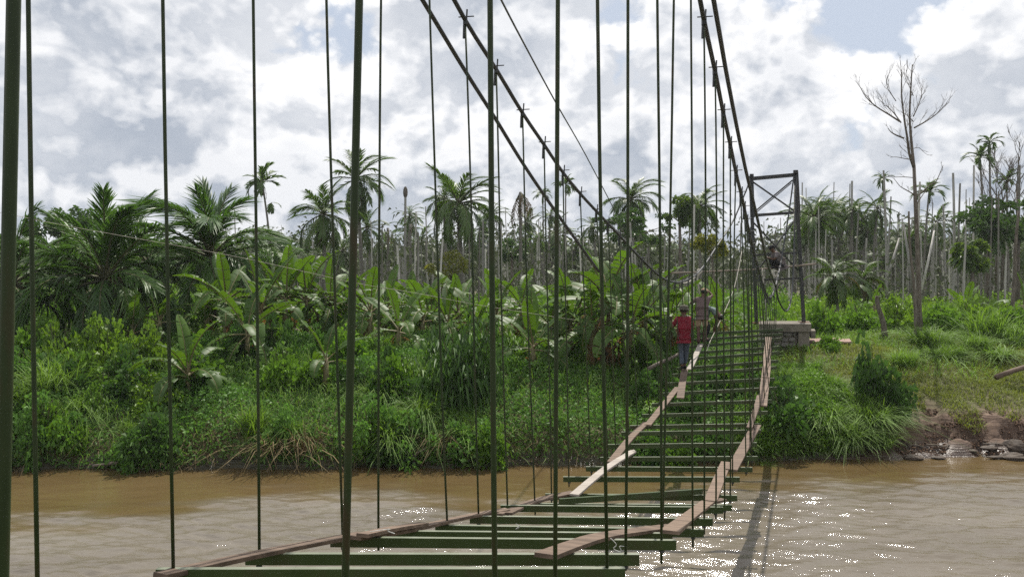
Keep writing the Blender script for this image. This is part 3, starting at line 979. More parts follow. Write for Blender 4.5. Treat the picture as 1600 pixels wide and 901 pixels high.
cord('guy_wire', 'thin light wire sagging across the left palms toward the bridge', 'wire',
     [P(-60, 322, 16), P(20, 336, 16.2), P(100, 352, 16.6), P(200, 370, 17), P(360, 399, 17.6), P(480, 425, 18.2), P(555, 442, 18.6), P(657, 459, 19.2), P(747, 476, 19.8), P(900, 500, 21)], 0.005, 'rope')


# ------------------------------------------------------------------ people
def skin_obj(name, joints, edges, mat, parent, sub=2, root=0):
    me = bpy.data.meshes.new(name)
    names = list(joints)
    used = sorted({n for e in edges for n in e}, key=names.index)
    idx = {n: i for i, n in enumerate(used)}
    me.from_pydata([joints[n][0] for n in used], [(idx[a], idx[b]) for a, b in edges], [])
    o = link(name, me, parent)
    o.modifiers.new('skin', 'SKIN')
    sv = me.skin_vertices[0].data
    for n in used:
        r = joints[n][1]
        sv[idx[n]].radius = r if hasattr(r, '__len__') else (r, r)
        sv[idx[n]].use_root = False
    sv[idx[used[root]]].use_root = True
    ss = o.modifiers.new('sub', 'SUBSURF'); ss.levels = sub; ss.render_levels = sub
    me.materials.append(MATS[mat])
    for p in me.polygons: p.use_smooth = True
    o.modifiers['skin'].use_smooth_shade = True
    return o


BONES = [('pelvis', 'belly'), ('belly', 'chest'), ('chest', 'neckb'), ('neckb', 'neck'), ('neck', 'headl'), ('headl', 'headm'), ('headm', 'headt'),
         ('chest', 'shL'), ('shL', 'elL'), ('elL', 'wrL'), ('wrL', 'paL'), ('chest', 'shR'), ('shR', 'elR'), ('elR', 'wrR'), ('wrR', 'paR'),
         ('pelvis', 'hiL'), ('hiL', 'knL'), ('knL', 'anL'), ('anL', 'toL'), ('pelvis', 'hiR'), ('hiR', 'knR'), ('knR', 'anR'), ('anR', 'toR')]
RAD = dict(pelvis=0.125, belly=0.115, chest=0.135, neckb=0.075, neck=0.052, headl=0.076, headm=0.094, headt=0.062, sh=0.062, el=0.043, wr=0.028, pa=0.034,
           hi=0.088, kn=0.058, an=0.038, to=0.036)


def person(label, loc, rotz, pose, shirt, legs, shoe, top='hat', legs_to='an', sleeve=0.75, hat_mat='cloth_hat'):
    root = empty('person', loc, rotz, label, 'person')
    J = {}
    for n, p in pose.items():
        key = n[:-1] if n[-1] in 'LR' else n
        J[n] = (Vector(p), RAD[key])
    for s in 'LR':
        w, e = J['wr' + s][0], J['el' + s][0]
        d = (w - e).normalized()
        J['pa' + s] = (w + d * 0.075, RAD['pa'])
    edges = list(BONES)
    # five fingers rooted in each palm: unequal, curled
    for s in 'LR':
        w, e, pa = J['wr' + s][0], J['el' + s][0], J['pa' + s][0]
        d = (pa - w).normalized()
        side = d.cross(Vector((0, 0.3, 1))).normalized(); nn = side.cross(d)
        for i, (off, ln, cu) in enumerate(((-0.030, 0.070, 0.35), (-0.010, 0.082, 0.4), (0.010, 0.076, 0.45), (0.028, 0.058, 0.5))):
            b = pa + side * off + d * 0.02
            J[f'f{i}a{s}'] = (b, 0.0105)
            J[f'f{i}b{s}'] = (b + d * ln * 0.55 + nn * -0.010, 0.0095)
            J[f'f{i}c{s}'] = (b + d * ln * 0.9 + nn * (-cu * 0.08), 0.008)
            edges += [('pa' + s, f'f{i}a{s}'), (f'f{i}a{s}', f'f{i}b{s}'), (f'f{i}b{s}', f'f{i}c{s}')]
        tb = w + d * 0.03 + side * -0.030
        J['ta' + s] = (tb, 0.012); J['tb' + s] = (tb + d * 0.045 + side * -0.020 + nn * -0.012, 0.010)
        edges += [('wr' + s, 'ta' + s), ('ta' + s, 'tb' + s)]
    skin_obj('body', J, edges, 'skin', root, sub=2)
    # shirt: torso and sleeves, standing a little off the body
    S = {}
    pv = J['pelvis'][0]; be = J['belly'][0]
    S['hem'] = (pv + (pv - be) * 0.55, 0.195); S['pelvis'] = (pv, 0.185); S['belly'] = (be, 0.172); S['chest'] = (J['chest'][0], 0.172)
    S['col'] = (J['neckb'][0].lerp(J['chest'][0], 0.05), 0.080)
    se = [('hem', 'pelvis'), ('pelvis', 'belly'), ('belly', 'chest'), ('chest', 'col')]
    for s in 'LR':
        S['sh' + s] = (J['sh' + s][0], 0.082)
        S['el' + s] = (J['sh' + s][0].lerp(J['el' + s][0], min(1, sleeve)), 0.064)
        se += [('chest', 'sh' + s), ('sh' + s, 'el' + s)]
        if sleeve > 1:
            S['cu' + s] = (J['el' + s][0].lerp(J['wr' + s][0], sleeve - 1), 0.046); se.append(('el' + s, 'cu' + s))
    skin_obj('shirt', S, se, shirt, root, root=1)
    T = {'pelvis': (pv + (pv - be) * 0.25, 0.135)}
    te = []
    for s in 'LR':
        T['hi' + s] = (J['hi' + s][0], 0.102); T['kn' + s] = (J['kn' + s][0], 0.074)
        te += [('pelvis', 'hi' + s), ('hi' + s, 'kn' + s)]
        if legs_to == 'an':
            T['an' + s] = (J['kn' + s][0].lerp(J['an' + s][0], 0.93), 0.056); te.append(('kn' + s, 'an' + s))
        else:
            T['kn' + s] = (J['hi' + s][0].lerp(J['kn' + s][0], 0.97), 0.092)
    skin_obj('trousers' if legs_to == 'an' else 'shorts', T, te, legs, root)
    for s in 'LR':
        a, t = J['an' + s][0], J['to' + s][0]
        d = (t - a); d.z = 0; d = d.normalized() if d.length > 1e-4 else Vector((0, 1, 0))
        F = {'h': (Vector((a.x, a.y, t.z + 0.004)) - d * 0.05, 0.044), 'a': (Vector((a.x, a.y, t.z + 0.05)), 0.052), 'm': (Vector((a.x, a.y, t.z + 0.004)) + d * 0.07, 0.044), 't': (Vector((a.x, a.y, t.z)) + d * 0.15, 0.036)}
        fe = [('h', 'a'), ('a', 'm'), ('m', 't')]
        if shoe == 'boot':
            F['k'] = (a.lerp(J['kn' + s][0], 0.72), 0.066); fe.append(('a', 'k'))
        skin_obj('shoe' if shoe != 'boot' else 'boot', F, fe, shoe, root, sub=1, root=1)
    # head details
    hm, ht, hl = J['headm'][0], J['headt'][0], J['headl'][0]
    up = (ht - hl).normalized()
    fwd = Vector(pose.get('_f', (0, 1, 0))) if False else FACE[id(pose)]
    rt = fwd.cross(up).normalized(); fw = up.cross(rt).normalized()
    M = Matrix((rt, fw, up)).transposed()

    def hp(x, y, z): return hm + M @ Vector((x, y, z))
    m = MB(); m.ball(hp(0, 0.098, -0.018), (0.016, 0.020, 0.024), 8, 5, M); m.build('nose', MATS['skin'], root, True)
    m = MB(); m.ball(hp(0, 0.088, -0.060), (0.024, 0.010, 0.008), 8, 5, M); m.build('mouth', MATS['boot'], root, True)
    for sx in (-1, 1):
        m = MB(); m.ball(hp(0.095 * sx, -0.005, -0.015), (0.012, 0.022, 0.034), 8, 5, M); m.build('ear', MATS['skin'], root, True)
        m = MB(); m.ball(hp(0.034 * sx, 0.083, 0.012), (0.013, 0.010, 0.008), 8, 5, M); m.build('eye', MATS['hair'], root, True)
    m = MB()
    m.ball(hp(0, -0.018, 0.030), (0.104, 0.104, 0.092), 14, 9, M)
    m.build('hair', MATS['hair'], root, True)
    if top == 'hat':
        m = MB(); n = 18
        prof = [(0.165, 0.020), (0.170, 0.028), (0.118, 0.050), (0.116, 0.075), (0.105, 0.120), (0.070, 0.140), (0.0, 0.145)]
        vs = [hp(r * math.cos(2 * PI * j / n), -0.01 + r * math.sin(2 * PI * j / n), z - 0.004 * math.cos(4 * PI * j / n)) for r, z in prof for j in range(n)]
        fs = [(i * n + j, i * n + (j + 1) % n, (i + 1) * n + (j + 1) % n, (i + 1) * n + j) for i in range(len(prof) - 1) for j in range(n)]
        m.add(vs, fs); m.build('hat', MATS[hat_mat], root, True)
    elif top == 'cap':
        m = MB(); m.ball(hp(0, -0.004, 0.045), (0.112, 0.116, 0.080), 14, 8, M)
        m.bar(hp(0, 0.09, 0.045), hp(0, 0.19, 0.030), 0.14, 0.012, tuple(up))
        m.build('cap', MATS[hat_mat], root, True)
    return root


FACE = {}
walk = dict(pelvis=(0, 0, .88), belly=(0, .01, 1.01), chest=(0, .03, 1.21), neckb=(0, .04, 1.36), neck=(0, .05, 1.42), headl=(0, .065, 1.475), headm=(0, .07, 1.54), headt=(0, .065, 1.60),
            shL=(-.175, .03, 1.32), elL=(-.285, .08, 1.10), wrL=(-.24, .26, 1.13), shR=(.175, .03, 1.32), elR=(.235, .03, 1.07), wrR=(.19, .22, 1.00),
            hiL=(-.085, 0, .84), knL=(-.075, .05, .47), anL=(-.045, -.02, .09), toL=(-.05, .11, .035), hiR=(.085, 0, .84), knR=(.07, .09, .48), anR=(.045, .16, .09), toR=(.05, .29, .035))
FACE[id(walk)] = Vector((0, 1, -0.15))
p1 = on_deck(1068.5, 577, 0.06)
person('man in red shirt, jeans and brimmed hat walking away along a plank on the bridge', p1, R(-6), walk, 'cloth_red', 'cloth_denim', 'cloth_black', 'hat', sleeve=0.8)

reach = dict(pelvis=(0, 0, .90), belly=(0, .02, 1.03), chest=(.01, .05, 1.23), neckb=(.04, .08, 1.38), neck=(.05, .09, 1.43), headl=(.07, .11, 1.48), headm=(.085, .12, 1.545), headt=(.09, .12, 1.60),
             shL=(-.16, .02, 1.33), elL=(-.33, .10, 1.20), wrL=(-.14, .27, 1.33), shR=(.19, .08, 1.35), elR=(.33, .16, 1.44), wrR=(.21, .26, 1.58),
             hiL=(-.09, 0, .86), knL=(-.10, .04, .48), anL=(-.09, -.01, .09), toL=(-.09, .12, .035), hiR=(.09, 0, .86), knR=(.10, .03, .48), anR=(.08, -.02, .09), toR=(.09, .11, .035))
FACE[id(reach)] = Vector((0.5, 1, 0))
p2 = on_deck(1096.5, 537, 0.06)
person('man in plum shirt, tan shorts and dark boots raising one hand to his brow', p2, R(-8), reach, 'cloth_plum', 'cloth_tan', 'boot', 'cap', legs_to='kn', sleeve=0.7, hat_mat='cloth_tan')

bend = dict(pelvis=(-.08, 0, .80), belly=(.01, 0, 1.00), chest=(.17, 0, 1.04), neckb=(.29, 0, .93), neck=(.33, 0, .87), headl=(.36, 0, .82), headm=(.40, 0, .76), headt=(.43, 0, .70),
            shL=(.20, .17, .97), elL=(.30, .20, .70), wrL=(.28, .10, .45), shR=(.20, -.17, .97), elR=(.32, -.18, .68), wrR=(.26, -.08, .43),
            hiL=(-.09, .09, .74), knL=(.06, .14, .44), anL=(-.04, .12, .09), toL=(.09, .13, .035), hiR=(-.09, -.09, .74), knR=(.08, -.14, .43), anR=(-.04, -.12, .09), toR=(.09, -.13, .035))
FACE[id(bend)] = Vector((0.3, 0, -1))
p3 = on_deck(1104.5, 534, 0.03)
person('man in grey teal shirt bending down over the deck beside the tan shorts', p3 + Vector((0.04, 0.25, 0)), R(-14), bend, 'cloth_teal', 'cloth_black', 'cloth_black', 'none', sleeve=0.6)

squat = dict(pelvis=(.02, 0, .13), belly=(-.03, 0, .27), chest=(-.13, 0, .44), neckb=(-.21, 0, .55), neck=(-.24, 0, .59), headl=(-.275, 0, .635), headm=(-.30, 0, .69), headt=(-.30, 0, .75),
             shL=(-.15, -.17, .50), elL=(-.27, -.20, .30), wrL=(-.42, -.08, .36), shR=(-.15, .17, .50), elR=(-.27, .20, .30), wrR=(-.42, .08, .38),
             hiL=(-.02, -.09, .13), knL=(-.33, -.13, .33), anL=(-.20, -.10, .05), toL=(-.30, -.11, .02), hiR=(-.02, .09, .13), knR=(-.33, .13, .33), anR=(-.20, .10, .05), toR=(-.30, .11, .02))
FACE[id(squat)] = Vector((-1, 0, -0.2))
p4 = P(1219, 419, 25.72)
person('man in brown grey shirt and dark cap crouching on the pole at the tower', p4, 0.0, squat, 'cloth_grey', 'cloth_black', 'cloth_black', 'cap', sleeve=0.8, hat_mat='cloth_black')


# ------------------------------------------------------------------ plants: shared meshes
class LB:
    """leaf builder: quads only, numpy at the end"""
    def __init__(self): self.v, self.f, self.mi = [], [], []

    def quad(self, a, b, c, d, mi=0):
        n = len(self.v); self.v += [a, b, c, d]; self.f.append((n, n + 1, n + 2, n + 3)); self.mi.append(mi)

    def strip(self, rows, mi=0):
        """rows: list of equal-length point lists, joined into quads"""
        n0 = len(self.v); k = len(rows[0])
        for r in rows: self.v += r
        for i in range(len(rows) - 1):
            for j in range(k - 1):
                a = n0 + i * k + j
                self.f.append((a, a + 1, a + k + 1, a + k)); self.mi.append(mi)

    def tube4(self, pts, rad, mi=0, n=4):
        n0 = len(self.v)
        for i, p in enumerate(pts):
            d = (pts[min(i + 1, len(pts) - 1)] - pts[max(i - 1, 0)]).normalized()
            s = d.cross(Vector((0.13, 0.99, 0.05))).normalized(); u = s.cross(d)
            for k in range(n):
                a = 2 * PI * k / n
                self.v.append(p + s * (math.cos(a) * rad[i]) + u * (math.sin(a) * rad[i]))
        for i in range(len(pts) - 1):
            for k in range(n):
                self.f.append((n0 + i * n + k, n0 + i * n + (k + 1) % n, n0 + (i + 1) * n + (k + 1) % n, n0 + (i + 1) * n + k)); self.mi.append(mi)

    def mesh(self, name, mats):
        return mesh_np(name, np.array([tuple(p) for p in self.v]), np.array(self.f), None, mats=[MATS[m] for m in mats], midx=self.mi)


def arc_path(L, e0, e1, n, power=1.3):
    """curve in XZ from elevation e0 to e1 (radians)"""
    p = Vector((0, 0, 0)); out = [p.copy()]
    for i in range(n):
        t = (i + 0.5) / n
        e = e0 + (e1 - e0) * t ** power
        p = p + Vector((math.cos(e), 0, math.sin(e))) * (L / n); out.append(p.copy())
    return out


def banana_leaf(rs, e1, mat, tear=0.5, W=0.17, fold=0.35):
    """unit-length banana leaf growing along +X"""
    r = random.Random(rs)
    n = 20
    pts = arc_path(1.0, 0.0, e1, n)
    lb = LB()
    lb.tube4(pts, [0.016 * (1 - 0.85 * i / n) + 0.002 for i in range(n + 1)], 1)
    i0 = 4
    for side in (-1, 1):
        i = i0
        while i < n:
            ln = 1 + (0 if r.random() < tear else r.choice((1, 2, 3)))
            j = min(n, i + ln)
            droop = fold * r.uniform(0.0, 1.0) + (r.uniform(0.2, 0.9) if r.random() < tear * 0.5 else 0)
            skew = r.uniform(0.0, 0.35)
            rows = []
            for q in range(i, j + 1):
                t = (q - i0) / (n - i0)
                w = W * max(0.04, (math.sin(PI * min(1, t * 0.92 + 0.07)) ** 0.55))
                w *= r.uniform(0.95, 1.03)
                d = (pts[min(q + 1, n)] - pts[max(q - 1, 0)]).normalized()
                u = Vector((-d.z, 0, d.x))
                sh = 0.0
                if tear > 0 and (q == i or q == j): sh = (0.006 if q == i else -0.006)
                base = pts[q] + d * sh
                a1 = 0.70 - droop * 0.4; a2 = 0.25 - droop * 1.1
                m1 = base + Vector((0, side, 0)) * (w * 0.45 * math.cos(a1)) + u * (w * 0.45 * math.sin(a1)) + d * (w * 0.12 * skew)
                m2 = m1 + Vector((0, side, 0)) * (w * 0.55 * math.cos(a2)) + u * (w * 0.55 * math.sin(a2)) + d * (w * 0.45 * skew)
                rows.append([base, m1, m2])
            lb.strip(rows, 0)
            i = j
    return lb.mesh('banana_leaf', [mat, 'banana_stem'])


BAN = {'up': [banana_leaf(s, e, 'banana_leaf', t, W, 0.25) for s, e, t, W in ((1, -0.5, 0.3, 0.14), (2, -0.8, 0.5, 0.15), (3, -0.3, 0.15, 0.125), (10, -1.0, 0.7, 0.14))],
       'arch': [banana_leaf(s, e, 'banana_leaf', t, W, 0.4) for s, e, t, W in ((4, -1.5, 0.7, 0.15), (5, -1.9, 0.85, 0.16), (6, -1.3, 0.9, 0.14), (7, -1.7, 0.6, 0.155))],
       'dry': [banana_leaf(s, e, 'banana_dry', 0.8, 0.12, 1.0) for s, e in ((8, -2.0), (9, -1.6))]}


def frond(rs, e1, nl, leaflet, droop, mat, wl=0.016, plane=0.0, base=0.12, seg=3, rough=0.0, vee=0.35):
    r = random.Random(rs)
    n = 14
    pts = arc_path(1.0, 0.0, e1, n, 1.5)
    lb = LB()
    lb.tube4(pts, [0.016 * (1 - 0.9 * i / n) + 0.0015 for i in range(n + 1)], 1)
    for side in (-1, 1):
        for k in range(nl):
            t = base + (1 - base) * (k + r.uniform(0, 0.8)) / nl
            q = min(n - 1, int(t * n)); fr = t * n - q
            p = pts[q].lerp(pts[q + 1], fr)
            d = (pts[q + 1] - pts[q]).normalized(); u = Vector((-d.z, 0, d.x))
            ln = leaflet * (0.35 + 0.65 * math.sin(PI * min(1, 0.12 + 0.80 * (t - base) / (1 - base)))) * r.uniform(0.85, 1.1)
            an = R(r.uniform(38, 62)) * (1 - 0.45 * t)
            vv = vee + r.uniform(-plane, plane)
            dirv = d * math.cos(an) + Vector((0, side, 0)) * (math.sin(an) * math.cos(vv)) + u * (math.sin(an) * math.sin(vv))
            if r.random() < rough: ln *= r.uniform(0.3, 0.7)
            wv = d.cross(dirv).normalized().cross(dirv).normalized() * (-1)
            dp = droop * r.uniform(0.6, 1.4)
            rows = []
            for s in range(seg + 1):
                x = s / seg
                c = p + dirv * (ln * x) + Vector((0, 0, -1)) * (dp * ln * x * x)
                w = wl * (0.55, 1.0, 0.75, 0.12)[s] if seg == 3 else wl * (0.7, 1.0, 0.15)[s]
                rows.append([c - wv * w, c + wv * w])
            lb.strip(rows, 0)
    return lb.mesh('frond', [mat, 'stalk'])


FR = {'coco': [frond(20 + i, e, 34, 0.27, dr, 'coconut_leaf', 0.0135, 0.25) for i, (e, dr) in enumerate(((-0.9, 0.35), (-1.2, 0.6), (-1.5, 0.9), (-0.6, 0.4)))],
      'oil': [frond(30 + i, e, 58, 0.24, dr, 'oil_palm_leaf', 0.0092, 0.6, 0.16) for i, (e, dr) in enumerate(((-0.9, 0.5), (-1.3, 0.8), (-1.7, 1.0), (-0.6, 0.4)))],
      'areca': [frond(40 + i, e, 15, 0.36, dr, 'coconut_leaf', 0.034, 0.2, 0.10, seg=2) for i, (e, dr) in enumerate(((-1.3, 0.3), (-1.7, 0.45), (-0.9, 0.2)))],
      'dry': [frond(50 + i, e, 18, 0.20, 0.8, 'dry_frond', 0.010, 0.7, 0.15, seg=2, rough=0.4) for i, e in enumerate((-0.6, -1.0))],
      'yellow': [frond(55, -1.2, 28, 0.24, 0.9, 'yellow_frond', 0.010, 0.3)],
      'far': [frond(60 + i, e, 14, 0.27, dr, 'coconut_leaf', 0.020, 0.2, seg=2) for i, (e, dr) in enumerate(((-1.0, 0.5), (-1.4, 0.8)))]}


def trunk_mesh(name, r0, r1, bend, mat, n=10, k=8, swell=1.25):
    """unit-height trunk leaning by bend at the top"""
    pts = [Vector((bend[0] * t * t + 0.012 * math.sin(5 * t + r0 * 90), bend[1] * t * t, t)) for t in [i / k for i in range(k + 1)]]
    rad = [(r0 + (r1 - r0) * (i / k)) * (swell if i == 0 else 1.0) for i in range(k + 1)]
    m = MB()                                   # level rings, so the top is cut square
    vs = [(p.x + rad[i] * math.cos(2 * PI * j / n), p.y + rad[i] * math.sin(2 * PI * j / n), p.z) for i, p in enumerate(pts) for j in range(n)]
    fs = [(i * n + j, i * n + (j + 1) % n, (i + 1) * n + (j + 1) % n, (i + 1) * n + j) for i in range(k) for j in range(n)]
    m.add(vs, fs + [tuple(k * n + j for j in range(n))])
    me = bpy.data.meshes.new(name); me.from_pydata(m.v, [], m.f); me.materials.append(MATS[mat])
    me.polygons.foreach_set('use_smooth', [True] * len(m.f)); me.update()
    return me


def put_fronds(root, at_, kind, n, L, e_hi, e_lo, seed, jitter=0.15, name='frond', wind=0.0):
    r = random.Random(seed)
    ms = FR[kind]
    for i in range(n):
        t = i / max(1, n - 1)
        yaw = i * 2.39996 + r.uniform(-0.3, 0.3)
        el = e_hi + (e_lo - e_hi) * t + r.uniform(-jitter, jitter)
        m = ms[min(len(ms) - 1, int(r.random() * len(ms)))]
        yaw += wind * math.sin(-yaw)
        link(name, m, root, at_, (r.uniform(-0.3, 0.3), -el, yaw), L * r.uniform(0.82, 1.08))


def palm(name, label, cx, cy, rpx, Y, kind, n=15, lean=0.0, trunk_r=None, group=None, seed=None, dead=2, e_hi=1.35, e_lo=-0.75, base_px=None, cat='palm tree', wind=0.25):
    seed = seed if seed is not None else int(cx * 7 + cy)
    top = P(cx, cy, Y)
    bx = PX(base_px, Y) if base_px is not None else top.x - lean
    g = gz(bx, Y) - 0.05
    root = empty(name, (bx, Y, g), 0, label, cat, group)
    h = top.z - g
    L = rpx * Y / FPX * 1.18
    if kind == 'oil':
        tr, tm = trunk_r or 0.22, 'oil_trunk'
    elif kind == 'areca':
        tr, tm = trunk_r or 0.075, 'palm_trunk'
    else:
        tr, tm = trunk_r or 0.125, 'palm_trunk'
    dxb = top.x - bx
    me = trunk_mesh('trunk', tr, tr * 0.68, (dxb, 0.0), tm, n=9)
    me.transform(Matrix.Diagonal((1, 1, h, 1)))
    link('trunk', me, root)
    c = Vector((dxb, 0, h))
    if kind == 'areca':
        m = MB(); m.tube([c + Vector((0, 0, -0.75)), c + Vector((0, 0, -0.6)), c + Vector((0, 0, -0.25)), c + Vector((0, 0, 0.12))], [tr * 0.75, tr * 1.25, tr * 1.1, tr * 0.4], 8)
        m.build('crownshaft', MATS['crownshaft'], root, True)
        put_fronds(root, c, 'areca', n + 4, L, 1.35, 0.0, seed, 0.2)
    else:
        put_fronds(root, c, kind, n, L, e_hi, e_lo, seed, wind=wind)
    if dead:
        put_fronds(root, c + Vector((0, 0, -0.1)), 'dry', dead, L * 0.75, -1.0, -1.4, seed + 5, name='dead_frond')
    return root


def banana(label, x, ybase, Y, h, n, L, seed, group=None, dry=2, droop=0.0, yaw0=0.0, name='banana_plant'):
    """h stem height, L leaf length; ybase None = stands on the ground at pixel column x"""
    r = random.Random(seed)
    X = PX(x, Y)
    g = gz(X, Y) - 0.05
    root = empty(name, (X, Y, g), 0, label, 'banana plant', group)
    m = MB(); m.tube([(0, 0, 0), (0.01, 0, h * 0.4), (0.02, 0.01, h)], [0.115, 0.095, 0.055], 9)
    m.build('stem', MATS['banana_stem'], root, True)
    for i in range(n):
        t = i / max(1, n - 1)
        yaw = yaw0 + i * 2.4 + r.uniform(-0.35, 0.35)
        el = 1.38 - 1.15 * t + r.uniform(-0.12, 0.12) - droop * t
        k = 'up' if t < 0.38 else 'arch'
        link('leaf', r.choice(BAN[k]), root, (0.02, 0.01, h - 0.06 - 0.12 * t), (r.uniform(-0.35, 0.35), -el, yaw), L * r.uniform(0.85, 1.1))
    for i in range(dry):
        link('dry_leaf', r.choice(BAN['dry']), root, (0.02, 0.01, h - 0.2), (r.uniform(-0.3, 0.3), r.uniform(0.3, 1.0), r.uniform(0, 6.28)), L * r.uniform(0.6, 0.8))
    return root


# ---- leaf clouds
def leaf_cloud(C, L, W, up=0.35, droop=0.3, spread=1.0, out=None, r=None):
    """one quad leaf at every point of C; returns V, F"""
    r = r if r is not None else rng
    n = len(C)
    d = r.normal(size=(n, 3)) * spread
    if out is not None: d = d * 0.75 + out * 1.3
    d[:, 2] += up
    d /= np.linalg.norm(d, axis=1, keepdims=True) + 1e-9
    q = r.normal(size=(n, 3)); q[:, 2] *= 0.35
    s = np.cross(d, q); s /= np.linalg.norm(s, axis=1, keepdims=True) + 1e-9
    l = L * r.uniform(0.6, 1.25, (n, 1)); w = W * r.uniform(0.7, 1.2, (n, 1))
    mid = C + d * l * 0.45
    tip = C + d * l; tip[:, 2:3] -= droop * l
    V = np.stack([C, mid + s * w, tip, mid - s * w], 1).reshape(-1, 3)
    F = np.arange(4 * n).reshape(-1, 4)
    return V, F


def blades(C, L, W, lean=0.5, droop=0.6, r=None, seg=3, wind=(0.0, 0.0)):
    """grass blades: curved strips of seg quads"""
    r = r if r is not None else rng
    n = len(C)
    az = r.uniform(0, 2 * PI, n)
    ln = np.abs(r.normal(0, lean, n))
    h = np.stack([np.cos(az), np.sin(az), np.zeros(n)], 1)
    d = h * np.sin(ln)[:, None] + np.array([0, 0, 1.0]) * np.cos(ln)[:, None] + np.array([wind[0], wind[1], 0])
    s = np.stack([-np.sin(az), np.cos(az), np.zeros(n)], 1) + r.normal(size=(n, 3)) * 0.25
    l = L * r.uniform(0.5, 1.2, (n, 1)); w = W * r.uniform(0.7, 1.2, (n, 1))
    dr = droop * r.uniform(0.3, 1.5, (n, 1))
    rows = []
    wf = (0.7, 1.0, 0.75, 0.08) if seg == 3 else (0.9, 0.9, 0.08)
    for k in range(seg + 1):
        t = k / seg
        c = C + d * l * t + h * (dr * l * 0.5 * t * t)
        c[:, 2:3] -= dr * l * 0.55 * t * t * t
        rows += [c - s * w * wf[k], c + s * w * wf[k]]
    V = np.stack(rows, 1).reshape(-1, 3)
    b = (np.arange(n) * (2 * (seg + 1)))[:, None, None]
    q = np.array([[2 * k, 2 * k + 1, 2 * k + 3, 2 * k + 2] for k in range(seg)])[None]
    return V, (b + q).reshape(-1, 4)


def merge(parts):
    Vs, Fs, o = [], [], 0
    for V, F in parts:
        Vs.append(V); Fs.append(F + o); o += len(V)
    return np.concatenate(Vs), np.concatenate(Fs)


def shrub_mesh(seed, n, L, W, mat, clumps=16, up=0.3, droop=0.35, flat=0.8):
    """leafy dome of unit radius and unit height, in uneven clumps"""
    r = np.random.default_rng(seed)
    Cs, Os = [], []
    for i in range(clumps):
        v = r.normal(size=3); v[2] = abs(v[2]) * 0.9 + 0.1; v /= np.linalg.norm(v)
        c = v * np.array([0.82, 0.82, flat]) * r.uniform(0.35, 1.0)
        rad = r.uniform(0.20, 0.38)
        k = int(n / clumps * r.uniform(0.6, 1.4))
        p = r.normal(size=(k, 3)); p /= np.linalg.norm(p, axis=1, keepdims=True)
        p *= (rad * r.uniform(0.3, 1.0, (k, 1)) ** 0.6)
        Cs.append(c + p); Os.append(p / rad * 0.5 + v * 0.4)
    C = np.concatenate(Cs); O = np.concatenate(Os)
    C[:, 2] = np.abs(C[:, 2])
    V, F = leaf_cloud(C, L, W, up=up, droop=droop, spread=0.6, out=O, r=r)
    return mesh_np('foliage', V, F, MATS[mat])


def stem_mesh(seed, k=6):
    r = random.Random(seed)
    m = MB()
    for i in range(k):
        a = r.uniform(0, 6.28); q = r.uniform(0.2, 0.6)
        m.tube([(0, 0, -0.05), (math.cos(a) * q * 0.4, math.sin(a) * q * 0.4, 0.4), (math.cos(a) * q, math.sin(a) * q, 0.85)], [0.03, 0.02, 0.008], 5)
    me = bpy.data.meshes.new('stem'); me.from_pydata(m.v, [], m.f); me.materials.append(MATS['stalk']); me.update()
    return me


STEMS = [stem_mesh(i) for i in range(3)]
SH = {'pale': [shrub_mesh(100 + i, 1500, 0.17, 0.052, 'shrub_pale') for i in range(3)],
      'mid': [shrub_mesh(110 + i, 1400, 0.2, 0.06, 'shrub_mid') for i in range(3)],
      'dark': [shrub_mesh(120 + i, 1400, 0.2, 0.06, 'shrub_dark') for i in range(3)],
      'creeper': [shrub_mesh(130 + i, 1900, 0.13, 0.05, 'creeper', clumps=20) for i in range(3)],
      'long': [shrub_mesh(140 + i, 800, 0.36, 0.040, 'shrub_mid', clumps=18, up=0.6, droop=0.7) for i in range(3)],
      'mango': [shrub_mesh(150 + i, 1100, 0.30, 0.036, 'shrub_dark', clumps=26, up=0.0, droop=0.7) for i in range(2)],
      'broad': [shrub_mesh(160 + i, 620, 0.24, 0.095, 'shrub_dark', clumps=16, up=0.2, droop=0.5) for i in range(2)]}


def shrub(label, x, Y, rx, h, kind, seed=0, group=None, name='shrub', cat='shrub', dz=0.0, ry=None):
    X = PX(x, Y)
    r = random.Random(seed * 31 + int(x))
    root = empty(name, (X, Y, gz(X, Y) - 0.06 + dz), r.uniform(0, 6.28), label, cat, group)
    link('foliage', r.choice(SH[kind]), root, scale=(rx, ry or rx, h))
    link('stem', r.choice(STEMS), root, scale=(rx * 0.8, rx * 0.8, h))
    return root


def grass_mesh(seed, n, L, W, mat, rad, lean, droop):
    r = np.random.default_rng(seed)
    a = r.uniform(0, 2 * PI, n); q = rad * np.sqrt(r.random(n))
    C = np.stack([np.cos(a) * q, np.sin(a) * q, np.zeros(n)], 1)
    V, F = blades(C, L, W, lean, droop, r)
    return mesh_np('blades', V, F, MATS[mat])


GR = {'tall': [grass_mesh(200 + i, 420, 1.0, 0.0085, 'grass_blade', 0.34, 0.30, 0.85) for i in range(3)],
      'reed': [grass_mesh(210 + i, 260, 1.0, 0.012, 'grass_blade', 0.22, 0.22, 0.50) for i in range(2)],
      'arch': [grass_mesh(220 + i, 330, 1.0, 0.0085, 'grass_blade', 0.26, 0.50, 1.25) for i in range(3)],
      'straw': [grass_mesh(230 + i, 200, 1.0, 0.010, 'dry_grass', 0.35, 0.7, 1.3) for i in range(2)]}


def grass(label, x, Y, h, kind, w=1.0, seed=0, group=None, dz=0.0):
    X = PX(x, Y)
    r = random.Random(seed * 17 + int(x) + int(Y * 10))
    o = link('grass_clump', r.choice(GR[kind]), None, (X, Y, gz(X, Y) - 0.05 + dz), (0, 0, r.uniform(0, 6.28)), (h * w, h * w, h))
    tag(o, label, 'grass clump', group)
    return o


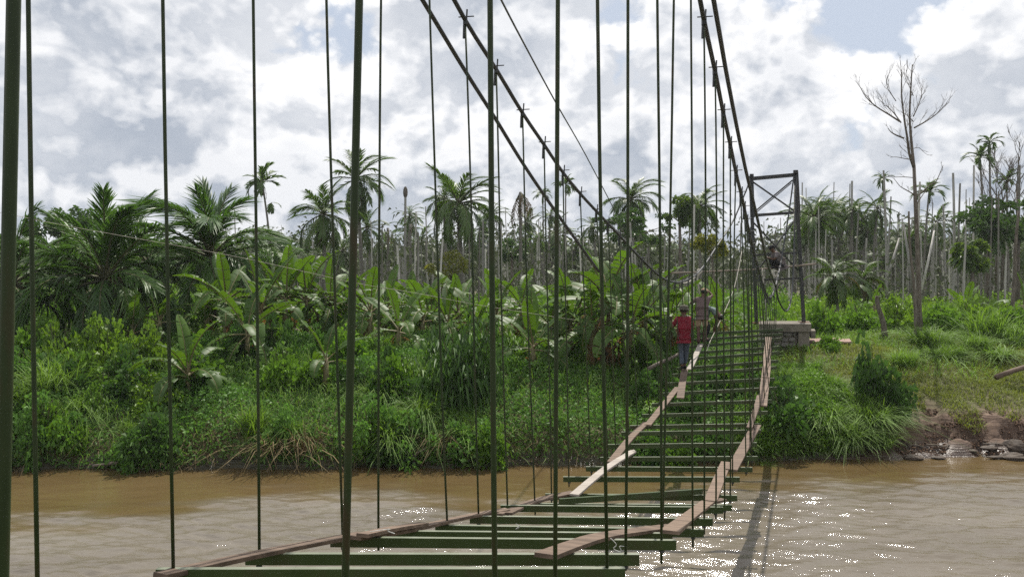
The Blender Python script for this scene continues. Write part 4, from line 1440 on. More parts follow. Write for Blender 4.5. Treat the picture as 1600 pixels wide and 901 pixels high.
def broad_tree(name, label, cx, cy, rpx, rypx, Y, leafmat, n=2600, leaf=0.16, clumps=26, seed=1, trunk_r=0.11, group=None, cat='tree', layered=False, base_px=None):
    top = P(cx, cy, Y)
    bx = PX(base_px, Y) if base_px is not None else top.x
    g = gz(bx, Y) - 0.05
    root = empty(name, (bx, Y, g), 0, label, cat, group)
    r = np.random.default_rng(seed)
    rx, rz = rpx * Y / FPX, rypx * Y / FPX
    c0 = np.array([top.x - bx, 0, top.z - g])
    Cs, Os, limbs = [], [], []
    for i in range(clumps):
        v = r.normal(size=3); v /= np.linalg.norm(v)
        c = c0 + v * np.array([rx, rx * 0.8, rz]) * r.uniform(0.35, 0.95)
        limbs.append(c)
        rad = r.uniform(0.16, 0.34) * min(rx, rz * 1.3)
        k = int(n / clumps * r.uniform(0.6, 1.4))
        p = r.normal(size=(k, 3)); p /= np.linalg.norm(p, axis=1, keepdims=True)
        if layered: p[:, 2] *= 0.35
        p *= rad * r.uniform(0.3, 1.0, (k, 1)) ** 0.6
        Cs.append(c + p); Os.append(p / rad * 0.5 + v * 0.3)
    V, F = leaf_cloud(np.concatenate(Cs), leaf, leaf * 0.32, up=0.15, droop=0.35, spread=0.7, out=np.concatenate(Os), r=r)
    link('crown', mesh_np('crown', V, F, MATS[leafmat]), root)
    m = MB()
    fork = Vector(c0) + Vector((0, 0, -rz * 0.75))
    m.tube([(0, 0, 0), Vector((fork.x * 0.3, 0.02, fork.z * 0.5)), fork], [trunk_r * 1.25, trunk_r, trunk_r * 0.75], 8)
    m.build('trunk', MATS['bark'], root, True)
    for c in limbs[::2]:
        m = MB(); c = Vector(c)
        m.tube([fork, fork.lerp(c, 0.5) + Vector((0, 0, 0.08 * rz)), c], [trunk_r * 0.5, trunk_r * 0.3, trunk_r * 0.1], 5)
        m.build('limb', MATS['bark'], root, True)
    return root


# ================================================================== planting
# ---- oil palms on the left
for lab, cx, cy, rp, Y, n, eh, el, sd in (
        ('dark oil palm with drooping fronds between the first two thin hanger rods', 165, 436, 128, 27.0, 30, 1.5, -0.35, 3),
        ('tallest oil palm with two upright feathery fronds left of the second thin hanger rod', 330, 402, 120, 31.0, 30, 1.54, -0.5, 4),
        ('oil palm at the left border partly behind the thick first rod', 18, 445, 108, 26.0, 22, 1.45, -0.4, 5),
        ('oil palm behind and between the two big oil palms on the left', 232, 412, 92, 36.0, 20, 1.3, -0.5, 6),
        ('shaggy oil palm in the gap behind the dark oil palm', 92, 415, 88, 34.0, 20, 1.3, -0.5, 7),
        ('oil palm low at the back, half covered by banana leaves', 425, 428, 62, 40.0, 18, 1.3, -0.5, 9)):
    palm('oil_palm', lab, cx, cy, rp, Y, 'oil', n=n, seed=sd, dead=3, e_hi=eh, e_lo=el, cat='oil palm', wind=0.1)

# ---- coconut palms one can tell apart
for lab, cx, cy, rp, Y, n, base, sd in (
        ('coconut palm with bright green young fronds left of the thick second rod', 505, 335, 52, 40, 17, 508, 11),
        ('tall coconut palm whose crown shows behind the thick second rod', 556, 280, 54, 46, 17, 566, 12),
        ('big windblown coconut palm between the two tall dead poles and the third thick rod', 716, 318, 60, 44, 19, 722, 13),
        ('smaller coconut palm touching the left side of the big windblown one', 694, 312, 34, 55, 14, 696, 14),
        ('coconut palm rising behind the big banana plant in the middle', 985, 312, 44, 52, 17, 988, 15),
        ('coconut palm with hanging dry fronds right of the light green tree', 1093, 322, 40, 55, 16, 1094, 16),
        ('coconut palm right beside the right post of the tower', 1272, 340, 42, 52, 17, 1274, 17),
        ('low coconut palm with arched pale fronds right of the tower', 1302, 432, 42, 34, 15, 1308, 18),
        ('young coconut palm with yellowing fronds left of the bare tree', 1348, 436, 36, 36, 13, 1346, 19)):
    p = palm('coconut_palm', lab, cx, cy, rp, Y, 'coco', n=n + 7, base_px=base, seed=sd, dead=5, e_lo=-1.0, wind=0.35, trunk_r=0.14)
    if sd in (19, 18):
        put_fronds(p, Vector((PX(cx, Y) - p.location.x, 0, P(cx, cy, Y).z - p.location.z)), 'yellow', 3, 1.2, 0.1, -0.6, sd)

# ---- areca palms with a tuft on a thin stem
for lab, cx, cy, rp, Y, n, base in (
        ('slim areca palm with a second hanging tuft left of the coconut palms', 410, 285, 28, 42, 9, 428),
        ('small tufted areca palm with a dry skirt left of the bare tree', 1380, 281, 15, 50, 9, 1386),
        ('areca palm with a full round tuft just right of the bare tree', 1452, 300, 22, 48, 12, 1442),
        ('tallest areca palm at the right side of the photo', 1546, 222, 17, 45, 9, 1548),
        ('areca palm with spreading tuft left of the tallest one on the right', 1531, 246, 21, 45, 10, 1540),
        ('areca palm near the right edge with a dark ragged tuft', 1573, 282, 18, 50, 9, 1575),
        ('drooping areca palm over the far grove between the thick rods', 884, 288, 18, 60, 8, 884),
        ('areca palm standing beside the free cable in the middle', 848, 305, 15, 62, 8, 850)):
    rt = palm('areca_palm', lab, cx, cy, rp, Y, 'areca', n=n, base_px=base, seed=int(cx), dead=2, cat='areca palm')
    if cx == 410:
        put_fronds(rt, Vector((PX(424, Y) - rt.location.x, 0.1, P(424, 316, Y).z - rt.location.z)), 'areca', 4, 0.7, 0.1, -1.2, 77)

MARKS = ((-200, 'the far left end'), (-120, 'the left end of the bank'), (-10, 'the left border'), (56, 'the first thin rod'), (165, 'the dark oil palm'), (265, 'the second thin rod'), (330, 'the tallest oil palm'), (403, 'the third thin rod'),
         (460, 'the left banana clump'), (545, 'the thick second rod'), (597, 'the rod beside the thick one'), (690, 'the thin rod at mid left'), (771, 'the third thick rod'),
         (832, 'the brown-skirted banana'), (868, 'the fourth thick rod'), (950, 'the largest banana plant'), (1010, 'the fallen grey trunk'), (1068, 'the man in red'), (1120, 'the deck middle'),
         (1180, 'the left tower post'), (1250, 'the right tower post'), (1303, 'the low coconut palm'), (1366, 'the broad-leaved bush'), (1436, 'the tall bare tree'), (1491, 'the pointed dead pole'),
         (1540, 'the tall areca palms'), (1600, 'the right border'))
USED = set()


def where(x):
    mx_, nm = min(MARKS, key=lambda q: abs(q[0] - x))
    return ('behind ' if abs(x - mx_) < 9 else ('just left of ' if x < mx_ else 'just right of ')) + nm


def label_for(adjs, noun, x, tail=''):
    """first description that no other thing has yet"""
    w = where(x)
    for a in adjs:
        t = ' '.join((a + ' ' + noun + ' ' + w + ' ' + tail).split())
        if t not in USED:
            USED.add(t); return t
    return ' '.join((adjs[0] + ' ' + noun + ' ' + w + ' ' + tail).split())


# ---- many more palms through the far grove
gpal = random.Random(99)
for i in range(58):
    if i >= 46:
        cx = (1250, 1263, 1282, 1297, 1312, 1326, 1341, 1356, 640, 700, 770, 860)[i - 46]; cy = gpal.uniform(328, 366)
    elif i < 17:
        cx = 575 + i * 30 + gpal.uniform(-12, 12); cy = gpal.uniform(345, 400)
    elif i < 23:
        cx = 395 + (i - 17) * 28; cy = gpal.uniform(370, 405)
    elif i < 33:
        cx = 1245 + (i - 23) * 14 + gpal.uniform(-5, 5); cy = gpal.uniform(318, 372)
    else:
        cx = 1380 + (i - 33) * 18 + gpal.uniform(-8, 8); cy = gpal.uniform(345, 405)
    Y = gpal.uniform(52, 82)
    kind = 'coco' if gpal.random() < 0.75 else 'far'
    lab = label_for(('tall' if cy < 365 else 'low', 'small-crowned' if i % 2 else 'full-crowned', 'dark', 'ragged', 'slim'), 'palm of the far grove', cx)
    palm('grove_palm', lab, cx, cy, gpal.uniform(20, 34), Y, kind, n=18,
         lean=gpal.uniform(-0.8, 0.8), seed=400 + i, dead=2, group='smaller palms of the far grove', e_lo=-0.95, wind=0.35)

# ---- dead tufts hanging on poles
for lab, cx, cy, rp, Y, n in (('dead palm with a long shaggy grey skirt of fronds left of the fourth thick rod', 813, 300, 44, 46, 9),
                              ('dead palm stem with a small hanging tuft right of the thin rod', 606, 356, 22, 50, 5),
                              ('dead palm stem with a broken tuft under a bare spike', 641, 350, 16, 52, 4)):
    rt = palm('dead_palm', lab, cx, cy, rp, Y, 'dry', n=n, seed=int(cx), dead=0, e_hi=-0.6, e_lo=-1.4, cat='dead palm')

# ---- bare dead trunks
DT = [trunk_mesh('dead_trunk', 1.0, 0.72, b, 'dead_trunk', n=7, k=6, swell=1.15) for b in ((0, 0), (2.0, 1.0), (-2.2, 0), (4.0, 0.0), (-3.5, 1.0))]
DTB = [trunk_mesh('dead_trunk', 1.0, 0.7, b, 'palm_trunk', n=7, k=6, swell=1.15) for b in ((0.01, 0), (-0.015, 0))]


def dead_trunk(label, x, ytop, Y, r, group=None, name='dead_palm', dark=False, lean=0.0):
    X = PX(x, Y); g = gz(X, Y) - 0.1
    h = P(x, ytop, Y).z - g
    o = link(name, random.choice(DTB if dark else DT), None, (X, Y, g), (random.uniform(-0.02, 0.02), lean + random.uniform(-0.02, 0.02), random.uniform(0, 6.28)), (r, r, h))
    tag(o, label, 'dead trunk', group)
    return o


for lab, x, yt, Y, r in (('tall leaning dead trunk with a pointed dark head between two thin rods', 632, 300, 46, 0.10),
                         ('thin bare spike left of the tall leaning dead trunk', 647, 330, 50, 0.06),
                         ('tall dead pole left of the bare tree, reaching above the palms', 1385, 266, 46, 0.08),
                         ('pale dead pole above the palms right of the tower', 1330, 283, 55, 0.10),
                         ('pair-leading dead pole with a pointed tip right of the bare tree', 1491, 270, 46, 0.09),
                         ('dead pole just right of the pointed one', 1497, 286, 48, 0.075),
                         ('tall dark dead pole near the right edge of the photo', 1590, 258, 45, 0.085),
                         ('dead pole behind the leftmost areca palm of the right group', 1520, 258, 50, 0.08),
                         ('short pale dead pole between the bare tree and the pointed pole', 1477, 318, 60, 0.09),
                         ('pale dead pole just right of the windblown coconut palm', 755, 345, 52, 0.10)):
    dead_trunk(lab, x, yt, Y, r, lean=(0.045 if x == 632 else 0.0) * -1, dark=(x == 1590))
tall = [q for q in bpy.data.objects if q.get('label', '').startswith('tall leaning dead trunk')][0]
bpy.context.view_layer.update()
inv = tall.matrix_world.inverted()
tip = tall.matrix_world @ Vector((0, 0, 1.0))
m = MB(); m.ball(tip + Vector((0, 0, 0.05)), (0.15, 0.15, 0.38), 8, 6)
m.v = [tuple(inv @ Vector(v)) for v in m.v]
m.build('palm_head', MATS['driftwood'], tall, True)

n_ind = 0
rt_ = random.Random(31)
while n_ind < 278:
    u = rt_.random()
    if u < 0.47: x = rt_.uniform(560, 1060)
    elif u < 0.53: x = rt_.uniform(1060, 1250)
    else: x = rt_.uniform(1250, 1625)
    Y = 36 + 52 * rt_.random() ** 0.9
    if x < 1250: yt = rt_.gauss(384, 26)
    else: yt = rt_.gauss(358, 36)
    yt = max(285, min(428, yt))
    dead_trunk('bare grey dead palm trunk, one of hundreds crowding the far grove', x, yt, Y, rt_.uniform(0.040, 0.078), 'bare dead trunks of the far grove', dark=rt_.random() < 0.3)
    n_ind += 1

# a few fallen or leaning ones
for lab, a, b, Y, r in (('pale dead trunk leaning across others left of the bare tree', (1386, 432), (1405, 372), 42, 0.07),
                        ('pale dead trunk leaning right of the bare tree', (1440, 452), (1460, 360), 40, 0.07),
                        ('slanting dead trunk low between the bare tree and the grove', (1428, 470), (1412, 350), 44, 0.08)):
    pa, pb = P(*a, Y), P(*b, Y + 0.5)
    m = MB(); m.tube([Vector((0, 0, 0)), (pb - pa) * 0.5 + Vector((0.03, 0, 0)), pb - pa], [r, r * 0.9, r * 0.6], 7)
    o = m.build('leaning_trunk', MATS['dead_trunk'], None, True); o.location = pa; tag(o, lab, 'dead trunk')


# ---- the tall bare tree on the right
def bare_tree():
    Y = 27.6
    base = P(1436, 532, Y); base.z = gz(base.x, Y) - 0.05
    root = empty('bare_tree', base, 0, 'tall leafless grey tree with forked crown standing right of the tower', 'tree')

    def q(x, y, dy=0.0): return P(x, y, Y) + Vector((0, dy, 0)) - base
    m = MB()
    m.tube([q(1437, 534), q(1436, 480), q(1434, 400), q(1431, 330), q(1428, 258)], [0.13, 0.092, 0.078, 0.068, 0.058], 10)
    m.build('trunk', MATS['bark'], root, True)
    r = random.Random(8)
    limbs = [([(1428, 260), (1427, 220), (1427, 180), (1432, 130), (1437, 95)], 0.070, 0.5),
             ([(1428, 262), (1418, 240), (1412, 215), (1405, 190), (1398, 150), (1396, 120)], 0.066, -0.6),
             ([(1406, 190), (1390, 178), (1372, 165), (1358, 150), (1350, 133)], 0.042, 0.3),
             ([(1412, 216), (1398, 212), (1388, 208), (1381, 203)], 0.040, -0.3),
             ([(1408, 192), (1400, 176), (1392, 164), (1390, 162)], 0.030, 0.4),
             ([(1428, 200), (1445, 190), (1460, 178), (1470, 165)], 0.036, -0.4),
             ([(1427, 182), (1438, 165), (1447, 148), (1452, 132)], 0.028, 0.5),
             ([(1427, 190), (1423, 178), (1421, 172)], 0.022, 0.5),
             ([(1426, 250), (1415, 247), (1404, 244), (1397, 244)], 0.024, 0.3),
             ([(1430, 305), (1415, 298), (1402, 292), (1390, 280)], 0.030, -0.3),
             ([(1431, 278), (1412, 276), (1395, 276), (1384, 273)], 0.020, 0.2),
             ([(1433, 306), (1442, 300), (1456, 288), (1466, 284), (1475, 268), (1481, 256)], 0.036, 0.3),
             ([(1433, 318), (1444, 304), (1452, 296)], 0.026, 0.2),
             ([(1428, 232), (1438, 230), (1448, 236), (1456, 240)], 0.016, 0.3),
             ([(1427, 150), (1424, 130), (1423, 118)], 0.020, 0.4),
             ([(1400, 158), (1384, 140), (1378, 126)], 0.020, -0.3)]
    for pl, rd, dy in limbs:
        pts = [q(x, y, dy * i / (len(pl) - 1)) for i, (x, y) in enumerate(pl)]
        rd *= 0.82
        m = MB(); m.tube(smooth_path(pts, 3), list(np.linspace(rd, rd * 0.30, (len(pts) - 1) * 3 + 1)), 7)
        lo = m.build('limb', MATS['bark'], root, True)
        tw_ = MB()
        tot = len(pts)

        def twig(p, d, l, rr, dep):
            e = p + d * l
            midp = p.lerp(e, 0.5) + Vector((r.uniform(-1, 1), r.uniform(-1, 1), r.uniform(-.3, 1))) * l * 0.07
            tw_.tube([p, midp, e], [rr, rr * 0.8, rr * 0.5], 4, cap=False)
            if dep > 0:
                for _ in range(r.choice((2, 3))):
                    nd = (d + Vector((r.uniform(-1, 1), r.uniform(-1, 1), r.uniform(-0.1, 0.9))) * 0.55).normalized()
                    twig(midp.lerp(e, r.uniform(0.1, 1)), nd, l * r.uniform(0.55, 0.8), rr * 0.55, dep - 1)
        hi = pl[-1][1] < 200
        for i in range(1, tot):
            dd = (pts[i] - pts[i - 1]).normalized()
            for _ in range(3 if hi else 1):
                nd = (dd + Vector((r.uniform(-1, 1), r.uniform(-1, 1), r.uniform(0, 0.9))) * 0.8).normalized()
                twig(pts[i - 1].lerp(pts[i], r.uniform(0.3, 1)), nd, r.uniform(0.25, 0.5) if hi else 0.22, max(0.008, rd * 0.18), 2 if hi else 1)
        o = tw_.build('twigs', MATS['bark'], lo)
        o['kind'] = 'stuff'


bare_tree()
for lab, x0, y0, x1, y1, Y, r in (('grey trunk standing in the bushes just left of the bare tree', 1431, 545, 1420, 330, 26.6, 0.05),
                                  ('leaning brown stump in the grass left of the bare tree', 1383, 524, 1370, 462, 28.0, 0.10),
                                  ('slim grey trunk at the right side behind the tall grass clump', 1577, 500, 1592, 330, 30.0, 0.075)):
    pa = P(x0, y0, Y); pa.z = gz(pa.x, Y) - 0.05; pb = P(x1, y1, Y)
    m = MB(); pts = [Vector((0, 0, 0)), (pb - pa) * 0.4 + Vector((0.05, 0, 0)), (pb - pa) * 0.75 - Vector((0.03, 0, 0)), pb - pa]
    m.tube(smooth_path(pts, 3), list(np.linspace(r * 1.2, r * 0.6, 10)), 9)
    o = m.build('tree_trunk', MATS['bark'], None, True); o.location = pa; tag(o, lab, 'trunk')
# leafless trees at the right edge
rb = random.Random(4)
for i, (x, yt, lab) in enumerate(((1588, 235, 'leafless tree with fine branching at the right edge of the photo'), (1556, 262, 'leafless thin tree among the right group of areca palms'),
                                  (1565, 268, 'crooked bare tree behind the right group of palms'))):
    Y = 47 + i * 3
    base = Vector((PX(x, Y), Y, gz(PX(x, Y), Y)))
    root = empty('bare_tree', base, 0, lab, 'tree')
    H = P(x, yt, Y).z - base.z
    m = MB(); m.tube([(0, 0, 0), (0.1, 0, H * 0.5), (-0.05, 0, H * 0.8)], [0.12, 0.09, 0.06], 7); m.build('trunk', MATS['bark'], root, True)
    tw_ = MB()

    def grow(p, d, l, rr, dep):
        e = p + d * l; mid = p.lerp(e, 0.5) + Vector((rb.uniform(-1, 1), 0, rb.uniform(-1, 1))) * l * 0.08
        tw_.tube([p, mid, e], [rr, rr * 0.8, rr * 0.55], 4, cap=False)
        if dep:
            for _ in range(3):
                grow(mid.lerp(e, rb.uniform(0.2, 1)), (d + Vector((rb.uniform(-1, 1), rb.uniform(-1, 1), rb.uniform(-0.2, 0.8))) * 0.7).normalized(), l * 0.68, rr * 0.62, dep - 1)
    for t in (0.6, 0.7, 0.78, 0.8, 0.8):
        grow(Vector((0, 0, H * t)), Vector((rb.uniform(-0.7, 0.7), rb.uniform(-0.5, 0.5), 0.8)).normalized(), H * 0.16, 0.042, 3)
    o = tw_.build('branches', MATS['bark'], root); o['kind'] = 'stuff'

# ---- leafy trees
broad_tree('leafy_tree', 'dark round-crowned leafy tree behind the oil palms at the far left', 105, 352, 62, 28, 44, 'tree_leaf', 3000, 0.26, 26, 1)
broad_tree('leafy_tree', 'light green leafy tree standing behind the right hanger rods in the middle', 1062, 324, 26, 30, 46, 'tree_leaf_light', 1900, 0.24, 18, 2, base_px=1064)
broad_tree('leafy_tree', 'yellow green small tree just above the man in the plum shirt', 1112, 384, 26, 18, 34, 'tree_leaf_yellow', 1500, 0.16, 16, 3, base_px=1120, trunk_r=0.06)
broad_tree('leafy_tree', 'layered dark tree under the coconut palm behind the big banana', 985, 352, 62, 32, 47, 'tree_leaf', 2600, 0.22, 26, 4, layered=True)
broad_tree('leafy_tree', 'large-leaved tree under the areca palms on the right', 1545, 350, 48, 42, 43, 'tree_leaf', 1500, 0.36, 22, 5)
broad_tree('leafy_tree', 'large-leaved green tree with a dying orange branch right of the pointed pole', 1520, 400, 30, 24, 40, 'tree_leaf_light', 700, 0.38, 12, 6)
broad_tree('leafy_tree', 'sparse leafy tree at the right edge of the photo', 1592, 345, 30, 40, 44, 'tree_leaf', 800, 0.32, 14, 7)
broad_tree('leafy_tree', 'low round tree in front of the slim areca palm', 428, 400, 34, 16, 48, 'tree_leaf', 1400, 0.24, 16, 8)
broad_tree('leafy_tree', 'yellowing bush-like tree at the foot of the windblown coconut palm', 705, 420, 34, 34, 42, 'tree_leaf_yellow', 700, 0.22, 16, 9)
broad_tree('leafy_tree', 'dark rounded tree in the grove right of the third thick rod', 800, 390, 26, 18, 56, 'tree_leaf', 900, 0.28, 12, 10)

# ---- banana plants
for i, (lab, x, Y, h, n, L, dr, dry) in enumerate((
        ('young banana plant with fresh upright leaves low on the bank by the second thin rod', 292, 20.4, 0.85, 10, 1.75, 0.15, 1),
        ('thin young banana plant with yellow leaf bases left of the thick second rod', 508, 21.0, 1.0, 7, 1.35, 0.3, 1),
        ('banana plant with very large leaves left of the third thin rod', 352, 26.0, 1.7, 11, 2.1, 0.2, 2),
        ('banana plant with broad dark leaves right of the third thin rod', 405, 25.2, 1.5, 11, 2.1, 0.35, 2),
        ('banana plant with a pale yellow leaf in the middle of the left clump', 446, 27.0, 1.9, 11, 2.0, 0.2, 2),
        ('banana plant behind the left clump near the tall coconut palm', 478, 28.5, 1.7, 10, 2.3, 0.2, 2),
        ('banana plant at the front of the left clump with torn drooping leaves', 385, 23.2, 1.2, 10, 1.9, 0.6, 2),
        ('banana plant close to the right of the thick second rod', 578, 27.5, 1.3, 9, 2.1, 0.4, 2),
        ('banana plant with tall upright leaves right of the thin rod', 660, 27.5, 1.0, 8, 1.9, 0.15, 2),
        ('banana plant between the two thin rods left of the third thick rod', 700, 27.0, 0.9, 9, 1.9, 0.35, 2),
        ('banana plant just left of the third thick rod', 742, 26.4, 0.9, 8, 1.8, 0.3, 1),
        ('banana plant with bright upright leaf and brown skirt right of the third thick rod', 832, 22.6, 1.0, 9, 1.7, 0.25, 3),
        ('largest banana plant in the middle with huge upright leaves', 950, 23.8, 1.9, 13, 2.5, 0.25, 3),
        ('banana plant with an orange dying leaf left of the largest one', 925, 23.0, 1.3, 8, 2.2, 0.55, 3),
        ('banana plant crowding the right side of the largest one', 1008, 24.4, 1.7, 9, 2.0, 0.35, 2),
        ('banana plant behind the largest one with leaves fanned to the left', 905, 26.0, 1.7, 7, 2.1, 0.3, 2),
        ('banana plant behind the bridge deck end left of the tower', 1122, 28.0, 1.1, 8, 1.7, 0.4, 2),
        ('banana plant behind the men on the bridge', 1072, 27.0, 1.0, 8, 1.8, 0.4, 2),
        ('small banana plant in the bushes in front of the leafless trees', 1510, 33.0, 1.1, 7, 1.4, 0.3, 1),
        ('banana plant in the bushes between tower and bare tree', 1366, 34.0, 1.1, 7, 1.3, 0.1, 1),
        ('banana plant under the oil palms on the left', 248, 25.5, 1.2, 8, 1.6, 0.4, 2),
        ('banana plant at the right edge beside the slim trunk', 1600, 33.0, 1.2, 7, 1.5, 0.2, 1),
        ('banana plant filling the gap behind the left banana clump', 425, 29.0, 1.8, 10, 1.8, 0.4, 2),
        ('banana plant half hidden at the back right of the left clump', 515, 29.0, 1.5, 9, 1.8, 0.4, 2),
        ('banana plant just in front of the tallest oil palm', 322, 27.5, 1.3, 9, 1.8, 0.4, 1),
        ('banana plant behind the rod beside the thick second rod', 604, 29.0, 1.4, 9, 1.7, 0.4, 2),
        ('banana plant at the right foot of the largest one', 985, 22.9, 1.5, 10, 2.2, 0.45, 3),
        ('banana plant leaning left beside the largest one', 890, 24.6, 1.2, 9, 2.0, 0.45, 2),
        ('banana plant behind the fourth thick rod', 862, 25.6, 1.0, 9, 1.8, 0.4, 2),
        ('banana plant right behind the man in red', 1048, 24.8, 1.3, 9, 1.9, 0.4, 2),
        ('low banana plant left of the thin rod at mid left', 672, 29.0, 1.2, 9, 1.9, 0.4, 2),
        ('low banana plant right of the thin rod at mid left', 715, 29.5, 1.3, 9, 1.9, 0.4, 2),
        ('banana plant right behind the third thick rod', 775, 28.0, 1.2, 9, 1.9, 0.4, 2),
        ('banana plant at the back between third and fourth thick rods', 815, 28.5, 1.3, 9, 1.9, 0.35, 2),
        ('banana plant at the back just left of the thick second rod', 540, 29.5, 1.3, 9, 1.9, 0.4, 2),
        ('small banana plant in front of the grove at mid left', 640, 30.5, 1.3, 8, 1.8, 0.4, 2),
        ('banana plant under the left oil palms, nearest the dark one', 205, 25.0, 1.0, 8, 1.6, 0.45, 2),
        ('banana plant low behind the long grass near the third thick rod', 622, 25.0, 0.9, 8, 1.9, 0.5, 2))):
    banana(lab, x, None, Y, h, n, L, 500 + i * 7, dry=dry, droop=dr, yaw0=i * 1.3)

# ---- shrubs with a place of their own
for i, (lab, x, Y, rx, h, kind) in enumerate((
        ('pale green feathery bush beside the first thin rod', 90, 22.5, 0.9, 1.9, 'pale'),
        ('pale green bush under the dark oil palm', 165, 22.8, 1.0, 1.8, 'pale'),
        ('rounded yellow green bush right of the pale bushes', 235, 22.6, 0.9, 1.7, 'pale'),
        ('dense bright green bush like a ball low on the left bank', 150, 19.6, 0.55, 1.0, 'long'),
        ('bushy dark shrub with drooping narrow leaves left of the third thick rod', 715, 20.3, 1.05, 2.6, 'mango'),
        ('second dark drooping shrub standing nearest the third thick rod', 752, 20.6, 0.8, 2.4, 'mango'),
        ('broad-leaved bush climbing at the edge of the grass slope right of the bridge', 1366, 21.0, 0.70, 2.1, 'broad'),
        ('dark shrub hanging over the foot of the grass slope', 1392, 21.0, 0.75, 1.3, 'dark'),
        ('leafy bush with pale hand-shaped leaves right behind the abutment', 1292, 29.5, 0.9, 1.6, 'mid'),
        ('rounded green bush left of the leaning stump', 1345, 30.0, 1.2, 1.5, 'mid'),
        ('bright green bush right of the leaning stump', 1405, 30.0, 1.1, 1.6, 'pale'),
        ('dense green bush at the foot of the bare tree', 1470, 30.5, 1.3, 1.5, 'mid'),
        ('large green bush in front of the far trunks on the right', 1520, 30.5, 1.3, 1.8, 'pale'),
        ('dark green bush near the right edge above the tall grass', 1582, 29.5, 1.2, 1.4, 'mid'),
        ('small shrub below the tower abutment at the end of the deck', 1290, 25.4, 0.5, 0.6, 'mid'),
        ('overhanging dark bush under the right side of the bridge deck', 1225, 19.9, 1.0, 1.2, 'dark'))):
    shrub(lab, x, Y, rx, h, kind, 60 + i)

rs_ = random.Random(12)
low = 'low leafy shrub in the tangled growth of the far river bank'
KEEP = ((292, 20.4), (508, 21.0), (832, 22.6), (925, 23.0), (950, 23.8), (385, 23.2), (1366, 21.0))
for i in range(150):
    x = rs_.uniform(-40, 1185) if i < 135 else rs_.uniform(-250, -40)
    row = rs_.choice((0, 0, 1, 1, 1, 2, 2))
    if x < 250: kinds = ('pale', 'mid', 'creeper', 'dark')
    elif x < 560: kinds = ('creeper', 'mid', 'dark', 'creeper')
    elif x < 780: kinds = ('mid', 'long', 'dark')
    else: kinds = ('creeper', 'mid', 'creeper', 'long', 'dark')
    Y = (18.65, 20.2, 22.6)[row] + rs_.uniform(-0.15, 1.2)
    if 1020 < x: Y = min(Y, 21.5)
    if row == 0: kinds = ('dark', 'creeper', 'creeper', 'mid')
    h = rs_.uniform(0.75, 1.3) * (1.0, 1.1, 1.3)[row]
    if x > 800: h *= 0.75
    if row == 0:
        Y = waterline(PX(x, 18.5)) + rs_.uniform(0.05, 0.55); h = rs_.uniform(0.8, 1.35)
    if any(abs(x - bx_) < 48 and Y < bY_ for bx_, bY_ in KEEP): continue
    kd = rs_.choice(kinds)
    adj = {'pale': 'pale green', 'mid': 'mid green', 'dark': 'dark', 'creeper': 'fine-leaved', 'long': 'long-leaved'}[kd]
    lab = label_for((adj, 'small ' + adj, 'large ' + adj, 'dense ' + adj), 'shrub', x, ('near water', 'mid-bank', 'atop the bank')[row])
    shrub(lab, x, Y, rs_.uniform(0.5, 0.95), h, kd, 200 + i, group='low shrubs of the far river bank', dz=-0.12 if row == 0 else 0.0)

# ---- grass clumps
for i, (lab, x, Y, h, kind, w) in enumerate((
        ('tall broad-bladed grass clump behind the first thin rod on the left bank', 85, 20.2, 1.7, 'tall', 0.9),
        ('tall grass clump at the left border behind the thick first rod', 25, 19.6, 1.3, 'tall', 1.0),
        ('tall grass clump bending over right of the first thin rod', 118, 19.6, 1.1, 'arch', 0.9),
        ('yellowish grass clump at the water beside the third thin rod', 395, 18.75, 1.15, 'reed', 1.0),
        ('arching grass clump over dry straw near the water left of the thick second rod', 452, 18.7, 0.9, 'arch', 1.0),
        ('arching grass clump hanging over the water right of the thick second rod', 612, 18.75, 0.95, 'arch', 1.0),
        ('long pale grass clump high on the bank between the thin rods', 590, 20.4, 1.2, 'arch', 0.9),
        ('long hanging grass clump left of the dark drooping shrub', 660, 19.6, 1.25, 'arch', 1.0),
        ('long grass clump under the banana leaves near the thin rod', 640, 21.5, 1.3, 'tall', 1.0),
        ('tall dark grass clump standing alone on the right slope', 1540, 27.2, 1.7, 'reed', 1.2),
        ('wide grass clump left of the tall dark one on the right slope', 1450, 26.4, 1.2, 'tall', 1.3),
        ('grass clump at the right edge beside the tall dark one', 1585, 26.8, 1.2, 'tall', 1.3),
        ('long leafy grass clump right of the broad-leaved bush', 1412, 24.0, 0.9, 'tall', 1.2),
        ('straw coloured clump at the waterline by the third thin rod', 425, 18.45, 0.9, 'straw', 1.2),
        ('dry straw clump at the waterline left of the thick second rod', 475, 18.5, 0.9, 'straw', 1.1),
        ('dry straw clump under the dark drooping shrub', 695, 18.6, 0.8, 'straw', 1.0))):
    grass(lab, x, Y, h, kind, w, 900 + i)
lowg = 'tuft of long green grass in the tangled growth of the river bank'
for i in range(60):
    x = rs_.uniform(-40, 1200)
    Y = 18.55 + abs(rs_.gauss(0, 1.9))
    k = rs_.choice(('tall', 'arch', 'arch', 'reed'))
    hh = rs_.uniform(0.35, 0.75) * (1.2 if 540 < x < 700 else 1.0) * (0.8 if x > 800 else 1.0)
    if any(abs(x - bx_) < 40 and Y < bY_ for bx_, bY_ in KEEP): continue
    adj = {'tall': 'upright', 'arch': 'arching', 'reed': 'stiff'}[k]
    lab = label_for((adj, 'small ' + adj, 'wide ' + adj, 'loose ' + adj), 'grass tuft', x, 'near water' if Y < 19.3 else ('mid-bank' if Y < 21 else 'atop the bank'))
    grass(lab, x, Y, hh, k, rs_.uniform(0.9, 1.4), 300 + i, group='grass tufts of the river bank')
tuf = 'tuft of tall grass on the green slope right of the bridge'
